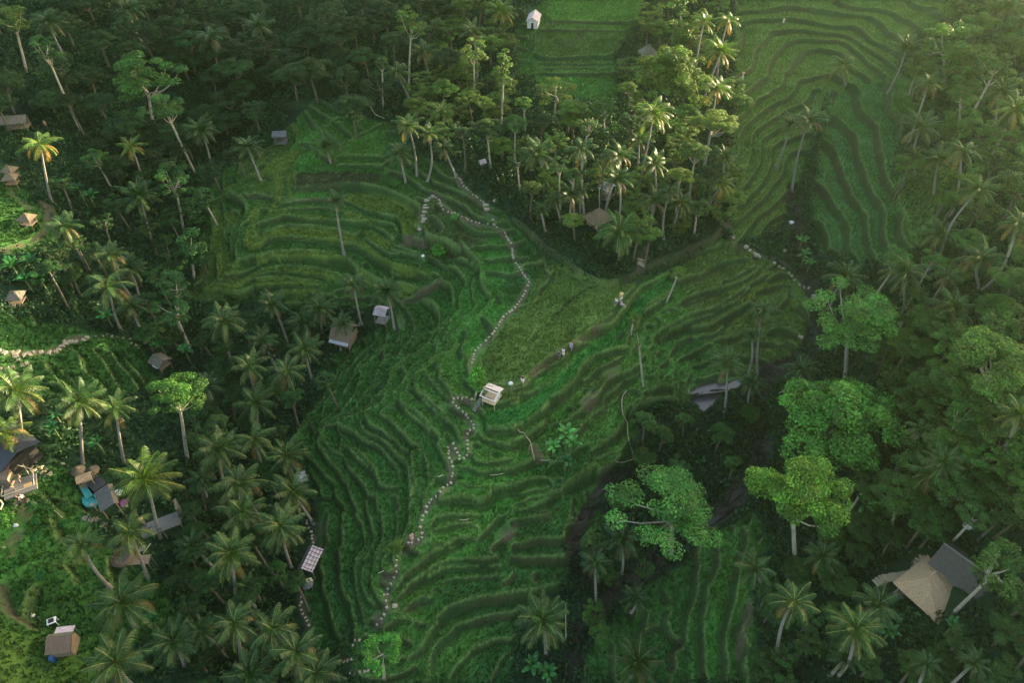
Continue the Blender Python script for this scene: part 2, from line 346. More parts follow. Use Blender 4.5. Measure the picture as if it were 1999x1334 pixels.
# ------------------------------------------------------------------ terrace edges, read off the photo tile by tile (quarter-pixel units)
LINES = {
(500, 334): """300 155,380 150,480 135,600 128,720 118,800 130,900 150,1000 185,1080 225,1160 270,1220 310,1260 360,1270 420
290 0,295 80,300 155
190 255,300 240,420 222,520 218,640 225,740 250,850 310,950 350,1060 370,1110 385,1130 430,1140 500,1150 560,1220 575,1290 560,1330 575
170 300,300 290,420 285,540 290,640 310,740 330,850 365,910 400,1060 420,1090 500,1085 560
0 430,100 400,250 345,330 360,450 380,560 385,680 390,800 410,900 410,960 450,1040 520,1085 570
60 490,180 425,300 410,450 420,600 445,700 480,790 510,830 450
0 625,60 580,120 530,200 512,320 512,450 530,600 548,700 575,770 590,850 630,920 700,1000 740,1080 800,1200 830,1330 840
0 720,80 680,200 640,350 620,500 625,640 655,700 690,760 760,860 820,960 880,1040 940
0 750,100 690,250 665,400 672,560 685,680 695,730 720
0 800,100 755,250 730,400 735,550 755,640 785,690 840
0 830,120 775,260 770,400 780,540 795,620 800
0 870,130 830,260 820,380 825,500 840
0 910,130 880,280 865,420 870,500 865
0 940,130 915,280 900,480 895
0 975,130 945,280 930,420 935,500 950
190 1010,300 1020,400 990,450 960,600 965
1070 560,1060 640,1130 660,1240 665,1320 655
1030 680,1180 670,1310 680
1100 610,1200 640,1300 640
850 530,920 600,1000 660,1040 690
930 740,1050 760,1150 790,1250 840,1350 840
1080 870,1200 920,1260 945
1150 1000,1280 970,1380 910,1420 850
1440 850,1500 900,1530 1000,1500 1120,1420 1220,1330 1330
1500 720,1580 770,1620 850,1590 950,1580 1030,1570 1090,1480 1200,1380 1334
1560 640,1650 690,1710 760,1690 860,1690 960,1710 1040,1650 1110,1520 1210,1440 1334
1600 560,1690 690,1740 780,1760 900,1810 1000,1790 1060,1700 1140,1600 1210,1500 1300
1280 1000,1370 1050,1430 1120,1400 1200,1300 1260,1200 1334
1310 460,1330 550,1450 580,1560 600,1600 610
1380 270,1330 340,1300 440""",
(0, 334): """1997 0,1900 60,1830 130,1730 180,1640 240,1600 250
1640 260,1640 380,1660 480,1640 560,1630 640,1620 760,1590 850,1530 900,1470 950
1720 220,1740 300,1760 400,1750 500,1770 570,1690 640
1690 650,1690 760,1700 850,1650 900,1590 960
1750 170,1840 200,1900 260,1910 340,1870 400
1790 250,1850 330,1830 420,1810 480,1800 560,1790 640
1997 290,1960 380,1880 440,1850 540,1840 640,1850 720
1900 540,1920 620,1997 640
1830 740,1900 730,1997 700
1770 830,1760 850,1850 840,1920 800,1997 760
1700 940,1800 950,1890 900,1997 850
1590 970,1700 980,1850 970,1960 930,1997 900
1520 1030,1700 1010,1850 1000
420 280,440 360,480 450,450 500,500 560
520 820,600 760,700 740
0 1060,100 1140,200 1230
150 1060,260 1130,300 1220
380 960,420 1060,480 1140
560 980,600 1080,700 1180""",
(500, 0): """0 1240,80 1160,150 1130,220 1120
40 1320,150 1250,280 1170,330 1050,280 990
440 1180,300 1270,200 1330
380 1100,480 1030,700 880,720 900
650 1200,740 1100,880 1020,1000 960
620 1225,800 1230,1000 1240
640 1290,850 1290,1000 1300
100 820,220 840,330 825,400 820
1000 1340,1010 1280,1100 1240
0 1290,60 1230,130 1190""",
(1000, 0): """280 165,480 170,680 178,850 178,1000 165
200 235,500 235,800 235,920 230
170 420,240 450,380 460,550 445,700 450,770 440,830 400,900 330,960 240
200 490,500 500,780 490
200 530,400 530,780 530
200 570,500 572,820 565
165 400,170 280,200 230,290 180,295 0
1030 10,1000 80,970 150
830 570,860 700,850 760
1740 650,1800 620,1880 560,1997 500
1760 800,1900 690,1997 620
1760 900,1850 820,1997 720
1740 360,1850 200,1900 80,1920 0
1900 320,1997 330
1800 1250,1850 1130,1880 1060
1900 1000,1960 900,1997 860""",
(1500, 0): """0 310,80 230,180 130,230 80,300 20,420 0
0 330,100 300,180 220
230 150,270 100,340 80,480 60
240 160,300 150,430 120,520 100
230 170,240 250,180 310,100 370,60 430
290 180,280 260,260 370,190 430,160 540,160 600
0 600,80 500,160 430,220 380,270 350
0 410,20 460,0 490
340 330,350 260,420 210,530 160,620 120
460 330,500 270,560 220,650 200,720 190
0 720,100 640,130 560,160 500
0 760,60 720,140 640
230 670,240 590,280 500,330 440
0 890,100 840,180 790,230 700,220 640
380 610,430 540,500 490,560 440
540 180,560 200,720 190
740 300,740 350,800 370,890 400,930 390
850 140,900 210,980 270,1030 310
830 100,920 160,1000 220,1060 260
820 30,950 40,1070 60,1130 120,1190 140
1100 0,1180 60,1280 100,1400 130
1220 0,1320 40,1420 80,1480 70
660 720,680 800,740 860,790 950,760 1020,680 1090,600 1200,530 1320
850 760,880 850,940 930,930 1010,880 1080,850 1150,860 1260,800 1334
1170 620,1000 660,900 720,850 760
600 680,660 640,760 600
640 850,690 900,760 950
0 1150,80 1090,140 1000
0 1250,60 1180,120 1100
100 1240,180 1160,240 1150""",
(1500, 334): """380 0,390 90,430 170,420 260,460 320,530 340
520 0,540 80,540 200,560 290,640 330,700 390,800 470,870 530,890 640
560 290,600 370,640 440,690 520,700 600
330 100,350 180,380 250,420 330,480 390,460 450,440 540,480 580
770 130,830 210,930 200,1000 260,1060 330,1110 400,1140 460
970 20,940 100,960 180
450 640,520 680,560 720
500 590,560 640,640 690
0 280,60 400,80 450,90 560
160 930,150 1000,100 1070,20 1110
0 1270,80 1250,180 1280,230 1320
0 850,80 840,150 870
0 920,100 900,160 930
0 60,30 200,10 300
60 0,90 150,110 300,150 400""",
(1000, 334): """0 370,100 450,200 560,290 650,380 700,480 780,580 850,680 890,760 900,850 880,940 840,980 800,1060 770,1200 720,1320 680,1450 610,1550 560,1610 500,1620 430
240 700,250 770,290 820,270 870,220 920,190 990,130 1040,40 1070,0 1110
330 720,330 790,290 850,240 910,180 1010
90 750,160 735,240 710
600 1220,720 1190,780 1140,800 1090,880 1010,940 930,1000 850,1080 800,1200 750,1240 720
500 1330,640 1260,740 1240,800 1180,850 1110,900 1050,960 960,1060 880,1200 810,1250 800
1220 760,1230 800,1300 870
1310 870,1400 840,1480 830,1560 760,1650 710,1760 690,1830 660
1010 1090,1030 1060,1120 1010,1200 970,1260 930
1030 1090,1150 1030,1210 990,1260 970
1280 1040,1360 1010,1440 980,1560 950,1620 920,1650 860,1720 840,1820 790,1890 740,1850 680
1340 1060,1450 1010,1600 960,1680 900,1800 860,1900 790,1920 740
1100 1300,1180 1250,1280 1190,1380 1150,1480 1110,1600 1070,1700 1000,1800 940,1850 880,1960 820,1997 810
1130 1320,1260 1230,1400 1170,1550 1120,1650 1070,1740 1030,1850 920,1860 890
1390 1200,1540 1200,1680 1130,1800 1070,1900 990,1910 930,1997 890
1460 1250,1600 1240,1700 1150
1580 1300,1700 1290,1830 1250
1300 700,1450 640,1580 590,1640 540,1640 470
1120 1110,1150 1160,1140 1220
1010 1100,980 1200,920 1300
1730 300,1740 440,1750 540
1850 300,1880 400,1930 500
1930 300,1950 400,1970 500""",
(1000, 668): """0 345,80 320,150 250,250 180,350 120,450 60,600 0
0 380,90 350,180 260,300 190,420 130,450 50
0 510,60 490,80 420,160 400,280 350,320 320,400 270,440 200,440 150
0 690,80 630,200 510,300 450,400 390,500 320,530 230,600 160,700 90,860 50,900 20
0 740,100 650,200 560,270 500,350 430,480 340,540 310
0 800,100 760,160 690,240 620,280 520
560 300,620 240,720 180,800 140,880 100
480 570,560 530,650 460,700 400,750 310,820 270,900 240,1000 190
620 600,700 540,720 450,800 370,880 290,990 250
1090 100,1090 200,1140 260,1150 320
1250 130,1270 200,1260 300,1300 350,1300 410
1380 220,1390 280,1360 350,1370 420
1020 410,1100 395,1240 380,1260 430
920 560,1000 510,1130 470,1290 470
600 890,700 850,800 760,880 650,890 560,960 500
660 960,760 900,850 860,900 760
590 1010,700 1050,800 960,870 890
0 1030,100 980,180 930,280 930
0 830,60 790,110 770
0 1140,100 1110,200 1080,280 1090,300 1130,220 1170,0 1170
400 1170,500 1100,580 1070,650 1020
1390 415,1500 405,1600 370,1660 345
0 1260,120 1240,260 1230,380 1190
0 1310,200 1290,330 1240
1000 700,1080 690,1200 680
1010 810,1060 780,1180 760
850 950,950 870,1020 800""",
(500, 668): """960 0,880 60,790 130,700 230,640 290,600 390,540 470,500 560,400 620,340 700,300 790
720 130,660 200,600 300,540 390,480 480,400 570,300 640,200 720
870 120,780 210,740 300,680 400,620 500,560 570,480 640
1060 30,960 80,880 180,820 240,800 330,760 420,700 500,660 560,600 610,520 660
1170 90,1080 130,990 180,930 260,910 330,860 390,810 450,760 520,700 580
1360 0,1280 80,1190 130,1080 210,1040 280,990 370,920 440,840 520,760 580,680 620,620 650,520 690,500 730,540 800,580 850,660 900
1500 0,1420 80,1310 140,1210 200,1150 280,1090 370,1020 400,960 480,880 540,850 580,860 620,900 670,980 720,1060 770,1120 830,1190 870
1560 0,1500 80,1400 130,1300 220,1240 270,1230 350,1240 390,1320 450,1380 510,1430 540
1300 240,1210 300,1160 360,1180 400,1260 440,1330 500,1400 570
1160 400,1110 440,1120 480,1180 530,1260 570,1330 640,1400 720,1420 770
1040 480,970 560,980 600,1060 640,1150 720,1200 790,1260 830,1200 870
1050 490,1150 540,1230 600,1310 660,1360 700
1330 280,1380 330,1420 390,1490 440,1510 460
1440 210,1430 270,1460 330,1500 390,1520 440
1640 120,1640 200,1660 260
660 690,740 720,830 760,920 810,1000 870,1060 930,1090 1000,1110 1060
800 620,810 680,870 720,960 770,1050 850,1110 900,1160 960,1180 1060,1190 1200,1180 1331
690 830,770 890,840 960,900 1020,940 1090,960 1130,1020 1140,1100 1120
680 930,740 1010,790 1080,830 1150,870 1220,940 1220
780 830,870 940,930 1040
490 720,480 800,500 860,570 950,640 1030,700 1120,740 1220,790 1331
350 800,400 900,470 970,530 1050,600 1110,620 1200,670 1270,690 1331
380 940,430 1040,480 1130,500 1200,590 1200
1200 880,1200 960,1220 1060,1240 1150,1200 1240,1180 1331
1300 870,1320 960,1330 1060,1310 1150,1290 1240,1290 1331
1390 760,1430 850,1470 930,1500 1000
1460 590,1530 660,1570 740,1590 800
1700 480,1770 540,1790 620,1790 690,1850 730,1997 730
1720 680,1760 750,1850 800,1997 820
1680 880,1720 930,1850 970,1997 930
1590 990,1680 1000,1800 1030,1997 1010
1440 1160,1430 1220,1450 1250,1600 1230,1750 1250,1830 1220,1840 1160
1580 1100,1700 1150,1830 1165,1997 1130
930 1230,950 1331
840 1230,860 1331
650 640,640 700,660 750,640 850
1780 440,1850 470,1920 490,1997 470
1650 790,1640 870,1690 880""",
(500, 1001): """650 0,650 120,660 220,640 330,650 430,640 550,660 650,720 740,750 850,740 960,770 1050
540 0,530 130,540 230,500 330,490 430,510 530,500 630,540 720,570 840,600 930,640 1040,620 1180
760 0,820 100,830 180,830 280,780 370,770 480,770 600,800 680,830 780,840 880
870 0,900 100,910 200,870 290,830 370,780 420
970 0,980 120,970 230,940 300,870 400,820 460,830 560,870 660,920 730
1090 0,1090 110,1070 210,1010 280,940 360,910 440,900 540,930 620,970 700,1000 760
1180 0,1170 100,1130 190
1250 0,1250 100,1230 150
1060 320,1050 400,1080 470,1000 480,980 400,1020 330
1090 590,1180 500,1280 400,1400 330,1500 290,1600 260
1110 650,1180 580,1300 480,1420 410,1520 380,1660 380,1780 390,1880 360
1160 600,1260 520,1400 470,1500 430,1700 420,1900 430
1000 890,1100 830,1200 830
1420 840,1560 760,1700 720,1850 690,1997 690
1200 1130,1300 1080,1380 950,1450 830,1600 770
1370 1230,1380 1150,1420 1050,1500 960,1600 890,1800 830,1997 800
1520 1331,1560 1230,1650 1130,1750 1050,1900 1000,1997 990
1840 1331,1880 1200,1920 1130,1997 1090
1360 80,1420 20,1600 10,1720 0
1370 120,1500 100,1650 70,1720 100
1330 200,1360 260,1480 280,1560 220,1690 180
1450 530,1700 500,1900 510""",
(1000, 1001): """1560 140,1580 250,1590 400,1560 520,1500 620,1490 740,1480 850,1470 1000,1480 1150,1500 1331
1800 150,1790 280,1760 380,1740 500,1720 620,1680 760,1650 900,1630 1050,1640 1200,1630 1331
1480 160,1440 300,1430 430,1420 560,1400 700,1350 820,1360 930,1340 1040,1250 1120,1240 1250
1850 760,1790 860,1760 950,1800 1080,1790 1200,1800 1331
1220 760,1200 840,1240 950,1340 1020
1130 900,1030 960,980 1030
1030 780,1030 880,980 980
540 1100,540 1331
770 1050,780 1200,770 1331
0 90,120 60,300 20
100 270,200 250,330 250,410 230
420 230,430 140,500 110,590 90,600 0
330 380,450 350,490 280,600 200,700 150
0 290,100 270
0 380,140 390,330 380
0 690,100 660,300 610,420 570
0 800,120 780,260 760
0 990,60 970,200 960""",
(0, 668): """550 60,640 120,680 240,760 310,820 360,830 420
370 170,420 260,500 340,550 410
740 60,820 150,900 280,930 330
860 60,950 180,1050 290,1100 370
280 300,430 390,560 420
960 100,1060 200,1140 300
470 210,560 300,640 360
230 1180,420 1200,560 1240,680 1300
330 1160,380 1250,500 1330""",
(0, 1001): """0 560,30 680,60 760,160 850,250 890
190 720,180 780,230 840
300 570,240 640,200 720,190 760
430 420,520 420,600 560
860 360,880 460,900 600
420 60,460 200,560 260""",
}
EXTRA_THICK = {(500, 334): {0: .19}, (1000, 334): {4: .19, 7: .19}, (500, 1001): {0: .19, 1: .19, 13: .19, 15: .19}, (1000, 0): {0: .3, 2: .3}}

def smooth_poly(P, step=0.12):
    """Catmull-Rom through points (n,2), resampled"""
    P = np.asarray(P, float)
    if len(P) < 3:
        n_ = max(2, int(np.linalg.norm(P[1] - P[0]) / step)); t = np.linspace(0, 1, n_)[:, None]
        return P[0] * (1 - t) + P[1] * t
    Q = np.vstack([2 * P[0] - P[1], P, 2 * P[-1] - P[-2]])
    out = []
    for i in range(1, len(Q) - 2):
        p0, p1, p2, p3 = Q[i - 1:i + 3]
        n_ = max(2, int(np.linalg.norm(p2 - p1) / step)); t = np.linspace(0, 1, n_, endpoint=False)[:, None]
        out.append(0.5 * (2 * p1 + (p2 - p0) * t + (2 * p0 - 5 * p1 + 4 * p2 - p3) * t * t + (3 * p1 - p0 - 3 * p2 + p3) * t ** 3))
    return np.vstack(out + [P[-1:]])

def disc(mask, pts_, r):
    k = int(math.ceil(r / STEP))
    iu = np.round((pts_[:, 0] - X0) / STEP).astype(int); jv = np.round((pts_[:, 1] - Y0) / STEP).astype(int)
    for a in range(-k, k + 1):
        for b in range(-k, k + 1):
            if (a * a + b * b) * STEP * STEP <= r * r + 1e-9:
                i, j = iu + a, jv + b
                ok = (i >= 0) & (i < NX) & (j >= 0) & (j < NY)
                mask[j[ok], i[ok]] = True

OPEN = [
 [(400,380),(440,330),(520,290),(560,250),(620,190),(690,230),(760,240),(800,300),(870,320),(900,360),(960,400),(1008,440),(1064,504),(1148,561),(1246,553),(1336,513),(1408,462),(1430,470),(1470,490),(1540,530),(1590,570),(1590,650),(1560,680),(1540,720),(1440,745),(1350,760),(1345,790),(1240,790),(1240,850),(1200,910),(1150,980),(1180,1010),(1150,1060),(1090,1060),(1120,1100),(1080,1150),(1010,1200),(990,1334),(700,1334),(680,1240),(640,1290),(610,1240),(590,1160),(625,1100),(625,1000),(600,930),(560,860),(600,810),(650,740),(640,700),(690,670),(730,650),(780,600),(700,600),(560,590),(480,580),(370,590),(400,500)],
 [(1060,0),(1260,0),(1240,50),(1200,100),(1205,200),(1100,195),(1040,160),(1010,150),(1005,60)],
 [(1440,0),(1850,0),(1870,30),(1790,70),(1750,130),(1760,150),(1790,160),(1760,250),(1740,340),(1790,490),(1720,520),(1600,500),(1580,400),(1620,170),(1560,350),(1530,440),(1430,480),(1425,300),(1440,200),(1430,100)],
 [(1130,1334),(1140,1280),(1260,1150),(1340,1100),(1370,1050),(1440,1020),(1470,1000),(1500,1060),(1460,1130),(1470,1200),(1480,1334)]]
def zone_open(px, py):
    r = np.zeros(np.shape(px), bool)
    for p in OPEN: r |= in_poly(px, py, p)
    return r

barrier = np.zeros((NY, NX), bool)
WORLD_LINES = []
for (ox, oy), txt in LINES.items():
    for k, row in enumerate(txt.split("\n")):
        pp = [tuple(map(float, q.split())) for q in row.split(",")]
        mx, my = ox + np.mean([q[0] for q in pp]) / 3.994, oy + np.mean([q[1] for q in pp]) / 3.994
        if mx > 1425 and my < 500 and not (mx < 1600 and my > 455): continue      # these fields follow the contour, cut below
        w = [march(ox + u / 3.994, oy + v / 3.994, hb)[:2] for u, v in pp]
        s = smooth_poly(w)
        s = s + 0.22 * np.stack([value_noise(s[:, 0], s[:, 1], 1.7, 3), value_noise(s[:, 0], s[:, 1], 1.7, 4)], 1)
        WORLD_LINES.append(s)
        disc(barrier, s, EXTRA_THICK.get((ox, oy), {}).get(k, 0.30 if oy == 0 and ox == 1500 else (0.19 if (ox, oy) in ((1500, 334), (1000, 0), (1000, 1001)) else 0.10)))

def blur(G, it=1):
    for _ in range(it):
        P = np.pad(G, 1, mode='edge')
        G = (4 * P[1:-1, 1:-1] + 2 * (P[1:-1, :-2] + P[1:-1, 2:] + P[:-2, 1:-1] + P[2:, 1:-1]) + P[:-2, :-2] + P[:-2, 2:] + P[2:, :-2] + P[2:, 2:]) / 16
    return G
# terraces: the slope levels out between edges and drops at them
LAM = 480.0
free = ~barrier
cxm = (free[:, :-1] & free[:, 1:]).astype(float) * LAM
cym = (free[:-1] & free[1:]).astype(float) * LAM
def Aop(z):
    r = z.copy()
    d = (z[:, 1:] - z[:, :-1]) * cxm; r[:, :-1] -= d; r[:, 1:] += d
    d = (z[1:] - z[:-1]) * cym; r[:-1] -= d; r[1:] += d
    return r
Zt = B.copy(); rr = B - Aop(Zt); pp_ = rr.copy(); rs = (rr * rr).sum()
for it in range(170):
    Ap = Aop(pp_); al = rs / (pp_ * Ap).sum()
    Zt += al * pp_; rr -= al * Ap; r2 = (rr * rr).sum()
    pp_ = rr + (r2 / rs) * pp_; rs = r2
    if rs < 1e-3: break
for it in range(60):                              # ramps across the edges
    P = np.pad(Zt, 1, mode='edge')
    avg = (P[1:-1, :-2] + P[1:-1, 2:] + P[:-2, 1:-1] + P[2:, 1:-1]) * 0.25
    Zt = np.where(barrier, avg, Zt)

# the lesser steps between the traced edges: wherever a field still slopes it is cut into low level strips along the contour
dzy, dzx = np.gradient(blur(Zt, 14), STEP)
slope = np.hypot(dzx, dzy)
PXz, PYz, _ = project(GXX, GYY, Zt)
tz_ = blur(in_poly(PXz, PYz, [(1570,520),(1585,330),(1640,165),(1900,130),(1900,600)]).astype(float), 1) > .5
HS = np.where(tz_, 1.45, np.where(PXz > 1400, np.where(PYz < 520, .88, .7), .62))
zz = Zt + np.where(HS > .8, .5, .22) * value_noise(GXX, GYY, 8.0, 81) + 0.07 * value_noise(GXX, GYY, 2.2, 82)
fr_ = zz / HS; fl_ = np.floor(fr_); fr_ = fr_ - fl_
tt = np.clip((fr_ - .80) / .20, 0, 1); tt = tt * tt * (3 - 2 * tt)
stair = (fl_ + tt) * HS - (zz - Zt) + .4 * HS * 0
ne_ = in_poly(PXz, PYz, [(1430,-50),(1900,-50),(1900,120),(1640,170),(1550,480),(1430,480)])
open0 = (PXz > -60) & (PXz < 2060) & (PYz > -60) & (PYz < 1390) & zone_open(PXz, PYz)
far_b = 1 - np.clip(blur(barrier.astype(float), 16) * 16, 0, 1)
NEz = blur(((PXz > 1425) & (PYz < 500)).astype(float), 6)
wst = np.clip((slope - .07 + .05 * NEz) / .10, 0, 1) * np.maximum(far_b, NEz) * blur(open0.astype(float), 4)
Zt = Zt * (1 - wst) + (stair + .3 * HS * 0) * wst
barrier = barrier | ((fr_ > .82) & (wst > .5))
bf = barrier.astype(float)
near = blur(bf, 6)
local = blur(Zt, 10)
up_side = np.clip((Zt - local) * 4, 0, 1)
low_side = np.clip((local - Zt) * 4, 0, 1)
Zt = Zt + 0.16 * np.clip(near * 4, 0, 1) * up_side * (~barrier)          # low earth bund along the outer edge of each field
Zt = Zt + 0.06 * value_noise(GXX, GYY, 1.3, 11) * np.clip(near * 2, 0, 1) + 0.03 * value_noise(GXX, GYY, 0.6, 12)

# pixel position of every ground point, for zones
PXg, PYg, DZg = project(GXX, GYY, Zt)
GRASS = [[(-40,350),(30,360),(60,380),(100,440),(110,480),(60,490),(-40,500)], [(-40,600),(140,640),(260,660),(320,720),(290,760),(200,780),(130,790),(-40,740)], [(-40,1000),(60,960),(110,900),(160,960),(200,1060),(320,1130),(340,1200),(160,1345),(-40,1345)], [(1750,340),(1830,330),(1850,420),(1790,480),(1745,400)]]
def zone(polys, px, py):
    r = np.zeros(np.shape(px), bool)
    for p in polys: r |= in_poly(px, py, p)
    return r
infr = (PXg > -60) & (PXg < 2060) & (PYg > -60) & (PYg < 1390)
openz = zone(OPEN, PXg, PYg) & infr
grassz = zone(GRASS, PXg, PYg) & infr & ~openz

# crop tones (what grows there), sampled at photo positions
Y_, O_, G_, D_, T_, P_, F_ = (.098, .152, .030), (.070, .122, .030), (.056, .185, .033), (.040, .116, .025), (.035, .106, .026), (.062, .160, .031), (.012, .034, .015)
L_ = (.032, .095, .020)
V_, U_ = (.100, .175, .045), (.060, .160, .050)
TONES = [(450,380,D_),(520,330,O_),(560,430,D_),(490,500,D_),(420,560,O_),(640,460,D_),(700,520,D_),(800,540,D_),(600,400,D_),(760,470,D_),(720,400,D_),(650,330,D_),(700,350,D_),(780,350,D_),(600,300,G_),(530,280,O_),(680,290,P_),(640,230,D_),
 (870,420,(.05,.09,.028)),(900,470,(.055,.08,.03)),(960,500,G_),(1000,430,D_),(1040,470,T_),(930,600,G_),(930,680,G_),(880,700,P_),(870,560,D_),(800,620,D_),(760,650,T_),(820,700,D_),(740,750,T_),(660,800,T_),(800,780,P_),(720,830,D_),(660,900,D_),(760,900,D_),(820,900,D_),(860,840,D_),(700,1000,D_),(640,1100,T_),(760,1050,D_),(700,1200,T_),(620,1250,T_),(750,1150,P_),
 (1080,620,Y_),(1000,700,O_),(1150,600,O_),(1070,540,O_),(1020,550,T_),(1010,740,O_),(1150,700,G_),(1060,770,G_),(1000,800,G_),(1000,770,O_),(1300,560,G_),(1350,530,O_),(1420,500,O_),(1470,540,O_),(1380,590,O_),(1450,580,Y_),(1300,640,P_),(1400,640,O_),(1520,640,O_),(1180,760,O_),(1250,740,P_),(1320,700,G_),(1300,780,O_),(1200,830,P_),(1340,690,T_),(1480,690,O_),
 (940,850,P_),(960,890,P_),(940,920,G_),(960,970,G_),(900,1010,P_),(1050,960,G_),(1100,930,T_),(1050,1020,T_),(900,1080,G_),(960,1090,T_),(850,1100,P_),(900,1180,T_),(980,1200,T_),(900,1260,P_),(960,1300,T_),(820,1200,P_),(1080,1080,T_),
 (1150,30,(.07,.175,.035)),(1130,90,(.06,.12,.032)),(1120,150,(.06,.165,.035)),(1120,180,(.06,.165,.035)),(1050,90,D_),(1460,60,V_),(1470,130,V_),(1460,230,V_),(1500,150,V_),(1560,100,V_),(1650,30,V_),(1740,40,V_),(1700,80,V_),(1480,330,V_),(1470,420,V_),(1600,60,V_),(1700,200,U_),(1680,300,U_),(1700,420,U_),(1640,400,U_),(1620,480,U_),(1740,260,U_),(1540,200,V_),
 (1360,1150,T_),(1420,1150,P_),(1400,1250,G_),(1300,1250,T_),(1200,1300,T_),(1460,1250,P_),
 (30,420,L_),(20,640,L_),(100,720,L_),(220,720,L_),(40,720,L_),(60,1000,L_),(20,1280,(.075,.14,.025)),(60,1200,L_),(150,1100,D_),(250,1100,D_),(1800,400,O_),(20,1050,G_)]
tp = np.array([(a, b) for a, b, c in TONES]); tcv = np.array([c for a, b, c in TONES])
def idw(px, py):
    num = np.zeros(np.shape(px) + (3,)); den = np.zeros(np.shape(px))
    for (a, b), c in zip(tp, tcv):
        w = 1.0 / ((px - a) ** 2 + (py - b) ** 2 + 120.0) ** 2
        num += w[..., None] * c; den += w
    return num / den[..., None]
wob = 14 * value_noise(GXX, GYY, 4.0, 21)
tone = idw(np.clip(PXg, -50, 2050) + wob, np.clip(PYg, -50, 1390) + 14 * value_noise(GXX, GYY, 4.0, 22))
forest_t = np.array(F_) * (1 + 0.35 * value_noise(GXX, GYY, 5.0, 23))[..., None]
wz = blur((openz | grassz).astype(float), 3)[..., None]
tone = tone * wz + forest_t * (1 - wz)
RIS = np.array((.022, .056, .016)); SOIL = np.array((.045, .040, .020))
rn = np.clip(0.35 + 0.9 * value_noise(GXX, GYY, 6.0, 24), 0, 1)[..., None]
riser_c = RIS * (1 - 0.6 * rn) + SOIL * 0.6 * rn
